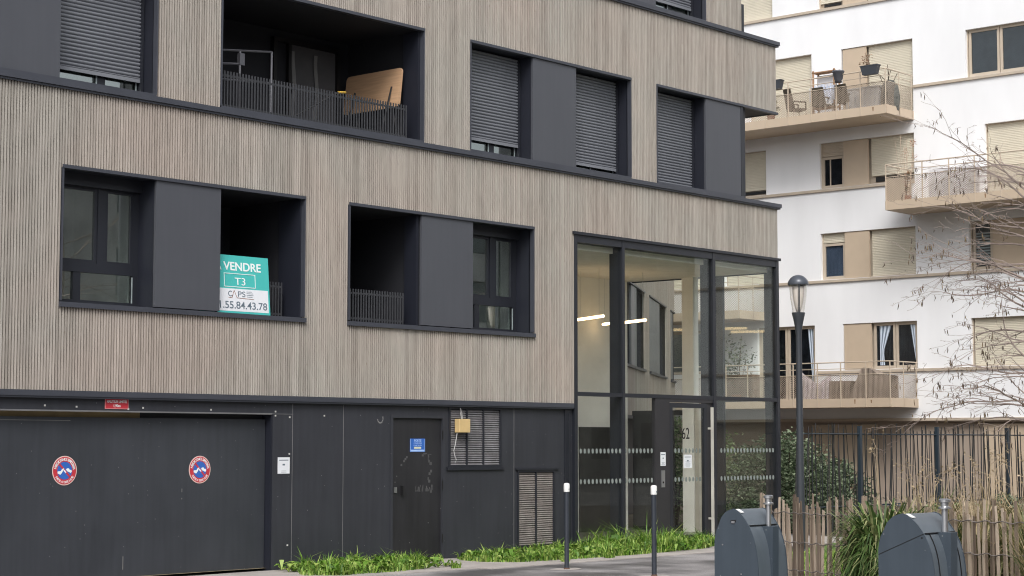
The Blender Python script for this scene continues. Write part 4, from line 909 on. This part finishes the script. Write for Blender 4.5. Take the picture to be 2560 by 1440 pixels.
# =================================================================== STREET FURNITURE
BOLM = mat('bollard_paint', (.032, .038, .05), .4, var=.1)
def bollard(x, y, label):
    e = empty('bollard', (x, y, -.02), label, 'bollard', 'white-topped bollards in front of the wall')
    mb = M(); mb.lathe((0, 0, 0), [(.036, 0), (.036, 1.14)], 20); mb.build('post', BOLM, e, 'angle')
    mb = M(); mb.lathe((0, 0, 1.14), [(.043, 0), (.045, .01), (.045, .105), (.038, .125), (.015, .132)], 20); mb.build('white_cap', WHITE, e, 'angle')
    mb = M(); mb.lathe((0, 0, 0), [(.045, 0), (.045, .012), (.036, .025)], 16); mb.build('base_ring', mat('rust', (.1, .05, .03), .8), e)
    mb = M(); mb.box(-.006, .006, -.047, -.043, 1.17, 1.19); mb.build('cap_mark', SGREY, e)
    pt = M(); pt.face([(x + .28 * math.cos(a) * (1 + .15 * math.sin(3 * a)), y + .2 * math.sin(a), -.014) for a in [2 * math.pi * k / 16 for k in range(16)]]); struct(pt.build('concrete_patch', CONC), 'round pale concrete footing of a bollard')
bollard(21.71, 17.90, 'left white-topped bollard, in front of the lower louvred vent'); bollard(21.42, 16.07, 'right white-topped bollard, in front of the entrance door frame')
# waste inlets
BINM = dirty_mat('bin_paint', (.048, .064, .083), .42, .16, .55, .5); BINLIT = dirty_mat('bin_paint_sky_lit', (.085, .105, .125), .34, .2, .3, .6)  # drum front: same paint lightened, sky reflection put into its colour
def waste_inlet(x, y, s, label, seam):
    e = empty('waste_inlet', (x, y, -.02), label, 'waste bin', 'grey waste inlets at the pavement edge'); e.scale = s
    # profile in (y, z): front towards -y
    pr = [(.263, -.0), (.263, .72), (.255, .80), (.235, .88), (.20, .95), (.165, 1.03), (.105, 1.09), (.05, 1.115), (0, 1.128), (-.04, 1.115), (-.08, 1.085), (-.125, 1.045), (-.16, 1.005), (-.195, .955), (-.22, .915), (-.25, .85), (-.27, .80), (-.29, .73), (-.305, .66), (-.315, .58), (-.325, .47), (-.33, .33), (-.33, 0)]
    for a_ in (0, .588): mb = M(); mb.prism(pr, lambda p, a: (a, p[0], p[1]), a_, a_ + .012); mb.build('side_plate', BINM, e)
    pi = [(p[0] * .985, p[1] - .006) for p in pr]
    def yz_at(z):  # front surface y for a height
        for a, b in zip(pr[8:], pr[9:]):
            if b[1] <= z <= a[1]: t = (a[1] - z) / max(1e-6, a[1] - b[1]); return a[0] + (b[0] - a[0]) * t
        return -.33
    mb = M(); mb.prism(pi, lambda p, a: (a, p[0], p[1]), .012, .588); mb.build('drum', BINLIT, e, 'angle')
    mb = M(); zs = .945 if not seam else .925; yy = yz_at(zs)
    mb.box(.03, .57, yy - .012, yy + .02, zs - .006, zs + .003); mb.build('lid_gap', BLACK, e)
    # handle console: wedge whose outer edge is vertical
    ptop = (yz_at(.93) + .01, .93); curve = [(yz_at(.93 - k * .06) + .012, .93 - k * .06) for k in range(11)]
    prof = curve + [(-.345, .33), (-.355, .93)]
    mb = M()
    mb.prism(prof, lambda p, a: (a, p[0], p[1]), .26, .38); mb.build('handle_console', BINM, e)
    yc = (yz_at(.93) - .33) / 2 + .01
    mb = M(); mb.tube([(.32, yc, .93), (.32, yc, 1.20)], .028, 14); mb.lathe((.32, yc, 1.17), [(.03, 0), (.06, .005), (.06, .02), (.038, .03), (.038, .07), (.055, .075), (.055, .10), (.04, .11)], 16); mb.build('handle_post', STEEL, e, 'angle')
    mb = M(); mb.prism([(-.02, 1.118), (-.09, 1.082), (-.092, 1.086), (-.022, 1.124)], lambda p, a: (a, p[0], p[1]), .02, .085); mb.build('white_sticker', WHITE, e)
    if seam:
        mb = M(); mb.prism([(-.22, .925), (.26, .69), (.26, .682), (-.22, .917)], lambda p, a: (a, p[0], p[1]), -.002, 0); mb.build('lid_seam', BLACK, e)
        mb = M(); mb.box(-.003, 0, -.205, -.19, .87, .885); mb.build('rivet', BLACK, e)
        for a in (.10, .50):
            mb = M(); pp = [(p[0] - .003, p[1] + .003) for p in pr[14:22]] ; qq = [(p[0] + .004, p[1] - .002) for p in pr[14:22]][::-1]; mb.prism(pp + qq, lambda p, t: (t, p[0], p[1]), a, a + .008); mb.build('drum_groove', BLACK, e)
    else:
        mb = M(); mb.box(-.006, 0, -.035, .035, .98, 1.0); mb.build('catch', BLACK, e); mb = M(); mb.box(-.012, -.004, -.022, .022, .965, .99); mb.build('latch', STEEL, e)
        for yy, zz in ((.15, .72), (-.1, .4)): mb = M(); mb.tube([(-.004, yy, zz), (0, yy, zz)], .009, 10); mb.build('rivet', STEEL, e)
waste_inlet(17.75, 12.20, (1, 1, 1), 'grey rounded waste inlet with a plain side, left of the pair', False)
waste_inlet(17.78, 10.07, (1.16, 1.13, 1.0), 'grey rounded waste inlet with a slanting lid seam, right of the pair', True)
# lamp
lp = empty('street_lamp', (27.83, 17.73, -.02), 'dark street lamp with a clear teardrop lantern in front of the white block', 'street lamp')
LPM = mat('lamp_paint', (.04, .045, .055), .4, var=.08)
mb = M(); mb.lathe((0, 0, 0), [(.13, 0), (.13, .03), (.078, .06), (.073, .9), (.064, 1.5), (.053, 3.3), (.05, 3.72), (.062, 3.85), (.09, 4.0), (.115, 4.10), (.115, 4.12)], 20); mb.build('pole', LPM, lp, 'angle')
mb = M(); mb.lathe((0, 0, 4.50 + .10), [(.10, -.01), (.178, .0), (.182, .03), (.17, .07), (.14, .115), (.09, .155), (.04, .172), (.005, .176)], 24); mb.build('lamp_cap', mat('lamp_cap_grey', (.075, .085, .105), .3, metal=.2), lp, 'angle')
mb = M(); mb.lathe((0, 0, 4.12), [(.095, 0), (.115, .12), (.138, .26), (.150, .40), (.152, .48)], 24); mb.fc.pop(); mb.fc.pop(); mb.build('lantern_glass', glass_mat('lantern_clear', (.93, .91, .89), .08), lp, True)
mb = M(); mb.lathe((0, 0, 4.13), [(.03, 0), (.055, .06), (.085, .2), (.10, .35), (.105, .45)], 20); mb.build('diffuser', mat('frosted_white', (.80, .76, .72), .7), lp, True)
for a in (R(218), R(38)):
    mb = M(); mb.tube([(r_ * math.cos(a), r_ * math.sin(a), z_) for r_, z_ in ((.10, 4.08), (.122, 4.24), (.145, 4.38), (.157, 4.52), (.16, 4.61))], .014, 6); mb.build('lantern_arm', LPM, lp)

# paling fence
PAL = leaf_mat('chestnut_paling', (.14, .105, .08), (.35, .275, .21), (.60, .50, .40)); WIRE = mat('fence_wire', (.14, .12, .11), .6)
pf = empty('paling_fence', (20.25, 13.5, 0), 'rustic chestnut paling fence running behind the waste inlets', 'fence')
random.seed(31)
path = [(0, 0), (-.62, -1.0), (.2, -1.75), (-.9, -3.6), (-1.35, -5.2), (-2.1, -8.0)]
path = [(.05, .05), (-.25, -.75), (-.5, -1.6), (-.85, -3.2), (-1.15, -4.5), (-1.9, -8.0)]
mb = M(); wr = []; 
for (a, b) in zip(path, path[1:]):
    L = math.hypot(b[0] - a[0], b[1] - a[1]); s = 0; dx, dy = (b[0] - a[0]) / L, (b[1] - a[1]) / L
    while s < L:
        x, y = a[0] + dx * s, a[1] + dy * s; h = ru(1.0, 1.23); t = ru(-.07, .07); w = ru(.009, .022); o = ru(-.02, .02); th = ru(.006, .014)
        n_ = 4; top = h; c = [(x + dy * o, y - dx * o, -.02)]
        ring = []
        for k in range(n_ + 1):
            f = k / n_; cx = x + dx * (t * f + ru(-.006, .006)) + dy * o; cy = y + dy * (t * f + ru(-.006, .006)) - dx * o; z = -.02 + (h + .02) * f; ww = w * (1 if k < n_ else ru(.3, .9))
            ring.append([mb.vert((cx + dx * ww + dy * th, cy + dy * ww - dx * th, z)), mb.vert((cx - dx * ww + dy * th, cy - dy * ww - dx * th, z + (ru(-.02, .02) if k == n_ else 0))), mb.vert((cx - dx * ww - dy * th, cy - dy * ww + dx * th, z)), mb.vert((cx + dx * ww - dy * th, cy + dy * ww + dx * th, z))])
        for k in range(n_):
            for j in range(4): mb.fc.append([ring[k][j], ring[k][(j + 1) % 4], ring[k + 1][(j + 1) % 4], ring[k + 1][j]])
        mb.fc.append(ring[-1]); wr.append((x + dy * (o + .02), y - dx * (o + .02)))
        s += ru(.03, .062)
mb.build('palings', PAL, pf)
for z in (.28, .62, .98):
    mb = M(); mb.tube([(p[0] - .02, p[1], z + .012 * math.sin(i * 1.3)) for i, p in enumerate(wr)], .007, 4); mb.build('wire', WIRE, pf)

# dark stick fence
SF = empty('stick_fence', (32.0, 20.5, 0), 'tall dark fence of thin crooked sticks in front of the white block', 'fence')
STK = leaf_mat('dark_sticks', (.010, .014, .016), (.017, .019, .021), (.045, .038, .036)); FPM = mat('fence_post_paint', (.02, .032, .045), .45)
random.seed(17)
for x in (2.47, 5.77, 9.14, 12.4): mb = M(); mb.box(x - .04, x + .04, -.04, .04, -.02, 2.2); mb.build('post', FPM, SF)
for z in (2.03, .55): mb = M(); mb.tube([(.05, 0, z), (14, 0, z)], .016, 6); mb.build('rail', FPM, SF)
mb = M(); x = .1
while x < 14:
    h = ru(2.1, 2.28); t = ru(-.10, .10); r = ru(.009, .015); x0 = x + ru(-.03, .03); d = random.choice((-.03, .03))
    mb.tube([(x0 - t, d, 0), (x0 - t * .4 + ru(-.03, .03), d, h * .35), (x0 + t * .3 + ru(-.02, .02), d, h * .7), (x0 + t * .8 + ru(-.015, .015), d, h)], [r * 1.2, r, r, r * .8], 4)
    x += ru(.075, .15)
mb.build('sticks', STK, SF)

# =================================================================== PLANTS
def shrub(name, loc, rx, ry, h, n, label, m, sz=.05, cat='shrub', group=None):
    e = empty(name, loc, label, cat, group); mb = M()
    for _ in range(int(n / 26)):
        a, b_ = ru(0, 6.28), math.sqrt(rnd()) ; f = ru(.1, 1)
        k = math.sqrt(max(.05, 1 - (f * .98) ** 3)); c = (rx * b_ * math.cos(a) * k, ry * b_ * math.sin(a) * k, h * f * ru(.8, .98)); leaves(mb, 26, c, rx * .24, ry * .24, h * .12, sz, 0)
    mb.build('foliage', m, e)
    mb = M()
    for k in range(9): a = ru(0, 6.28); mb.tube([(0, 0, 0), (rx * .3 * math.cos(a), ry * .3 * math.sin(a), h * .5), (rx * .7 * math.cos(a), ry * .7 * math.sin(a), h * .85)], [.025, .016, .006], 5)
    mb.build('stem', mat('bark_dark', (.07, .055, .04), .9), e); return e
random.seed(41)
BUSH = leaf_mat('evergreen_leaves', (.04, .065, .035), (.13, .18, .10), (.34, .40, .27)); BUSH2 = leaf_mat('pale_bush_leaves', (.07, .11, .04), (.2, .28, .11), (.42, .48, .27)); REDL = leaf_mat('reddish_leaves', (.2, .08, .06), (.26, .13, .09), (.16, .15, .06))
shrub('evergreen_shrub', (34.0, 22.05, -.02), 1.3, 1.3, 2.05, 15000, 'big dark evergreen bush behind the stick fence beside the glass hall', BUSH, .05)
shrub('evergreen_shrub', (35.9, 21.9, -.02), .95, .8, 1.45, 4200, 'lower evergreen bush right of the big one behind the stick fence', BUSH, .05)
shrub('pale_shrub', (34.9, 24.6, -.02), 1.2, 1.2, 2.15, 3500, 'pale green bush behind the big evergreen', BUSH2, .05)
shrub('pale_shrub', (34.3, 25.1, -.02), .55, .55, 2.45, 2600, 'tall narrow bush seen through the entrance door glass', BUSH2, .045)
shrub('red_shrub', (37.3, 22.8, -.02), .4, .4, 1.75, 600, 'slim reddish shrub behind the stick fence', REDL, .04)
for k, (x, y, h, l) in enumerate(((38.5, 19.2, .75, 'low green shrub before the stick fence, right of the middle post'), (41.4, 19.0, .95, 'green shrub before the stick fence near the right edge'), (40.0, 18.6, .8, 'low green shrub between the two right-hand fence posts'), (36.4, 18.9, .65, 'low silvery shrub before the stick fence, left part'), (34.2, 18.7, .7, 'low silvery shrub just right of the lamp post'))):
    shrub('low_shrub', (x, y, -.02), .8, .6, h, 1100, l, BUSH if k in (0, 1) else BUSH2, .045, group='low shrubs in the garden')
# ornamental grasses
OGREEN = leaf_mat('strap_leaves', (.035, .075, .018), (.09, .16, .035), (.36, .36, .17), pos=(0, .55, 1)); ODRY = leaf_mat('dry_grass', (.2, .15, .07), (.40, .31, .19), (.58, .46, .32)); OMIX = leaf_mat('mixed_grass', (.06, .11, .03), (.26, .24, .1), (.52, .40, .25))
def tussock(x, y, rad, h, n, m, label, wisp=0, w=.009, dr=(.0, .75)):
    e = empty('ornamental_grass', (x, y, -.02), label, 'ornamental grass', 'ornamental grasses along the paling fence'); mb = M()
    for _ in range(n):
        a = ru(0, 6.28); r0 = rad * .35 * math.sqrt(rnd()); L = h * ru(.6, 1.25); out = rad * ru(.3, 1.25); dx, dy = math.cos(a), math.sin(a); ww = w * ru(.6, 1.3); px, py = -dy * ww, dx * ww; tw = ru(-.3, .3)
        b0 = (r0 * dx, r0 * dy); pts = []
        drop = ru(*dr)
        for t in (0, .35, .65, .85, 1):
            z = L * (1.25 * t - drop * t ** 3 * .9) if t else 0; o = out * t ** 1.6; pts.append((b0[0] + (dx + tw * t * -dy) * o, b0[1] + (dy + tw * t * dx) * o, max(.01, z * .85)))
        prev = None
        for k, p in enumerate(pts):
            s = (1, 1, .9, .6, .1)[k]; cur = (mb.vert((p[0] - px * s, p[1] - py * s, p[2])), mb.vert((p[0] + px * s, p[1] + py * s, p[2])))
            if prev: mb.fc.append([prev[0], prev[1], cur[1], cur[0]])
            prev = cur
    mb.build('blades', m, e)
    if wisp:
        mb = M(); hd = M()
        for _ in range(wisp):
            a = ru(0, 6.28); d = ru(.1, .55) * rad; z = h * ru(.95, 1.25); c, s = math.cos(a), math.sin(a)
            pts = [(c * .05, s * .05, 0), (c * d * .5, s * d * .5, z * .6), (c * d, s * d, z), (c * d * 1.6, s * d * 1.6, z * 1.05)]
            mb.tube(pts, [.004, .0035, .003, .002], 3); leaves(hd, 7, pts[-1], .05, .05, .07, .02, 0)
        mb.build('flower_stalk', mat('stalk_straw', (.42, .33, .22), .8), e); hd.build('seed_head', ODRY, e)
random.seed(51)
tussock(18.98, 11.0, .50, 1.5, 1900, OGREEN, 'large green strap-leaved clump left of the right waste inlet', 4, .014, (.5, 1.25))
spots = [(19.9, 11.1, .55, .98, 800, OMIX, 6, 'green and straw clump behind the right waste inlet, left side'), (20.0, 10.5, .55, 1.02, 900, OMIX, 8, 'straw-tipped clump straight behind the handle of the right waste inlet'), (19.7, 9.75, .6, 1.05, 1000, OMIX, 8, 'straw clump right of the right waste inlet'),
         (20.0, 9.1, .6, 1.1, 900, ODRY, 8, 'dry straw clump near the right edge behind the palings'), (21.3, 11.9, .6, 1.05, 600, ODRY, 8, 'dry clump in the second row, above the green clump'), (21.6, 11.2, .6, 1.1, 700, ODRY, 10, 'dry clump in the second row, middle'), (21.9, 10.6, .6, 1.15, 700, OMIX, 10, 'mixed clump in the second row, right of the middle'),
         (21.8, 10.0, .6, 1.15, 700, ODRY, 10, 'tall dry clump in the second row at the right edge'), (24.5, 13.4, .7, 1.1, 500, OMIX, 12, 'far straw clump before the stick fence, left'), (25.2, 12.9, .7, 1.15, 500, ODRY, 14, 'far dry clump before the stick fence, right')]
for x, y, r_, h, n, m_, wsp, l in spots: tussock(x + (.3 if x < 20.1 else 0), y, r_, h * 1.18, n, m_, l, wsp, .01, (.3, 1.2))
# some blades lean through the palings, in front of the fence
tussock(18.62, 10.6, .4, 1.0, 350, OGREEN, 'thin green clump leaning over the palings beside the right waste inlet', 0, .012, (.6, 1.3))
tussock(18.95, 9.0, .45, 1.0, 170, OMIX, 'straw clump leaning over the palings at the bottom right corner', 0)
blm = M(); random.seed(8); blades(blm, [(21.2, 14.6), (21.5, 12.4), (24.5, 12.4), (28, 15.5), (26.0, 17.2)], 5000, .06, .2, .008, None, .8)
tag(blm.build('lawn_grass', GRASS), 'green grass of the small lawn seen between the palings', 'grass', kind='stuff')

# =================================================================== BARE TREE with catkins
BARK = mat('bare_twigs', (.27, .22, .195), .85, var=.25, scale=6); CATK = leaf_mat('catkins', (.07, .05, .04), (.12, .08, .055), (.24, .18, .09))
SLEFT = Vector((-.47, .883, 0))          # towards the left of the picture
SAWAY = Vector((.883, .47, 0))
def bare_tree(loc, label, seed, nbig=24, leftbias=.75, height=6.3, catk=True):
    random.seed(seed); e = empty('bare_tree', loc, label, 'tree'); tr = M(); br = M(); tw = M(); ck = M()
    tr.tube([(0, 0, 0), (.03, .02, 1.5), (-.02, .1, 3.2), (.05, .05, 4.6), (.0, .12, 6.0), (.02, .05, height)], [.10, .085, .07, .055, .035, .012], 8)
    def grow(p, d, L, r, lev, droop):
        n = max(3, int(L / .13)); pts = [p.copy()]; rad = [r]; st = L / n
        for k in range(n):
            f = k / n
            d = (d + Vector((ru(-.24, .24), ru(-.24, .24), ru(-.22, .22))) + Vector((0, 0, -droop * f))).normalized(); p = p + d * st; pts.append(p.copy()); rad.append(max(.002, r * (1 - .85 * (k + 1) / n)))
            if lev < 3 and f > .12 and rnd() < (1.0, .95, .6)[lev]:
                side = d.cross(Vector((0, 0, 1))).normalized() * random.choice((-1, 1)); nd = (d * ru(.6, 1.1) + side * ru(.3, .8) + Vector((0, 0, ru(-.35, .45)))).normalized(); grow(p, nd, L * ru(.28, .5) * (1 - f * .4), rad[-1] * .65, lev + 1, droop + .03)
            if catk and lev >= 1 and rnd() < .085:
                for _ in range(random.choice((1, 1, 1, 2))):
                    q = p + Vector((ru(-.02, .02), ru(-.02, .02), -.01)); l_ = ru(.04, .085); ck.tube([tuple(q), tuple(q + Vector((ru(-.01, .01), ru(-.01, .01), -l_ * .5))), tuple(q + Vector((ru(-.015, .015), ru(-.015, .015), -l_)))], [.003, .007, .003], 4)
            if catk and lev >= 1 and rnd() < .04: leaves(ck, 3, tuple(p), .03, .03, .03, .010, 0)
        (br if lev == 0 else tw).tube([tuple(q) for q in pts], rad, 5 if lev == 0 else 3, False)
    for k in range(nbig):
        z = 2.0 + (height - 3.1) * (k + rnd()) / nbig
        base = Vector((0, .08, z))
        if rnd() < leftbias: d = SLEFT * ru(.7, 1.1) + SAWAY * ru(-.75, .75)
        else: d = -SLEFT * ru(.3, 1) + SAWAY * ru(-.8, .8)
        up = .28 + .5 * max(0, (z - 4.0) / 3)
        d = (d + Vector((0, 0, up))).normalized(); L = ru(1.1, 1.9) * (1 - .35 * max(0, (z - 4.6) / 3))
        grow(base, d, L, .015, 0, ru(.03, .16))
        if True:
            d2 = (SLEFT * ru(.5, 1) + SAWAY * ru(-1, 1) + Vector((0, 0, ru(-.1, .6)))).normalized(); grow(base + Vector((0, 0, ru(-.2, .2))), d2, ru(.7, 1.15), .012, 0, ru(.05, .2))
    tr.build('trunk', BARK, e, True); br.build('branch', BARK, e); tw.build('twigs', BARK, e)
    if catk: ck.build('catkins', CATK, e)
    return e
bare_tree((21.72, 10.22, -.02), 'bare tree with hanging catkins reaching in from the right edge', 77)

t1 = bare_tree((39.0, 9.8, -.02), 'bare street tree standing outside the view, mirrored in the left pane of the entrance hall', 12, 22, .5, 6.3, False); t1.scale = (1.35, 1.35, 1.35)
t2 = copy_tree(t1); t2.location = (28.3, 2.8, -.02); t2.rotation_euler.z = 2.1; t2['label'] = 'bare street tree outside the view, mirrored in the lower left windows'
for t_ in (t1, t2): t_['group'] = 'bare street trees mirrored in the glass'
# =================================================================== ACROSS THE STREET (mirrored in the glass)
opp = empty('stone_building_opposite', (0, 0, 0), 'plain grey-brown building across the street, mirrored in the windows', 'building')
OPW = mat('opposite_wall', (.31, .30, .29), .9, var=.25, scale=1.2); 
of = lambda u, d, z: (u, -16.0 - d, z)
oh = [(u, u + 1.6, z, z + 1.9) for u in range(-20, 122, 4) for z in (1.0, 4.2, 7.4, 10.6)]
mb = M(of); wall_cells(mb, -22, 124, 0, 13.4, 0, .3, oh); mb.box(-22, 124, .3, 8, -.02, 13.4); mb.build('wall', OPW, opp)
mb = M(of)
for h in oh: mb.box(h[0] + .05, h[1] - .05, .15, .2, h[2] + .05, h[3] - .05)
mb.build('window_glazing', mat('opposite_glass', (.05, .055, .06), .15), opp)

# =================================================================== CAMERA, LIGHT, WORLD
cam = bpy.data.cameras.new('camera'); co = bpy.data.objects.new('camera', cam); col.objects.link(co)
cam.sensor_width = 36; cam.lens = 36 * 4711.66 / 2560; cam.clip_start = .1; cam.clip_end = 3000
yaw, pit, rol = R(41.1632), R(4.6862), R(.0461)
F = Vector((math.cos(yaw) * math.cos(pit), math.sin(yaw) * math.cos(pit), math.sin(pit))); Rt = Vector((math.sin(yaw), -math.cos(yaw), 0)); U = Rt.cross(F)
c, s = math.cos(rol), math.sin(rol); Xc = Rt * c + U * s; Yc = U * c - Rt * s
mm = Matrix((( Xc.x, Yc.x, -F.x, 0), (Xc.y, Yc.y, -F.y, 0), (Xc.z, Yc.z, -F.z, 1.85), (0, 0, 0, 1))); co.matrix_world = mm
scene.camera = co
EL, sdx, sdy = R(46), -.76, -.65
sun = bpy.data.lights.new('sun', 'SUN'); sun.energy = 1.2; sun.angle = R(24); sun.color = (1, .975, .94)
so = bpy.data.objects.new('sun', sun); col.objects.link(so); so.location = (0, 0, 30)
so.rotation_euler = Vector((-sdx * math.cos(EL), -sdy * math.cos(EL), -math.sin(EL))).to_track_quat('-Z', 'Y').to_euler()
w = bpy.data.worlds.new('World'); scene.world = w; w.use_nodes = True; nt = w.node_tree
sky = nt.nodes.new('ShaderNodeTexSky'); sky.sky_type = 'NISHITA'; sky.sun_disc = False; sky.sun_elevation = EL; sky.sun_rotation = math.atan2(sdx, sdy) % (2 * math.pi); sky.dust_density = 4; sky.air_density = 1.0
hs = nt.nodes.new('ShaderNodeHueSaturation'); hs.inputs['Saturation'].default_value = .28
bg = nt.nodes['Background']; bg.inputs['Strength'].default_value = .13
nt.links.new(sky.outputs[0], hs.inputs['Color']); nt.links.new(hs.outputs[0], bg.inputs['Color'])
vs = scene.view_settings; vs.view_transform = 'Standard'; vs.look = 'None'; vs.gamma = 1; vs.use_curve_mapping = False; vs.exposure = 0.60
scene.cycles.filter_width = 1.1; scene.cycles.max_bounces = 8; scene.cycles.transparent_max_bounces = 24; scene.cycles.use_denoising = True
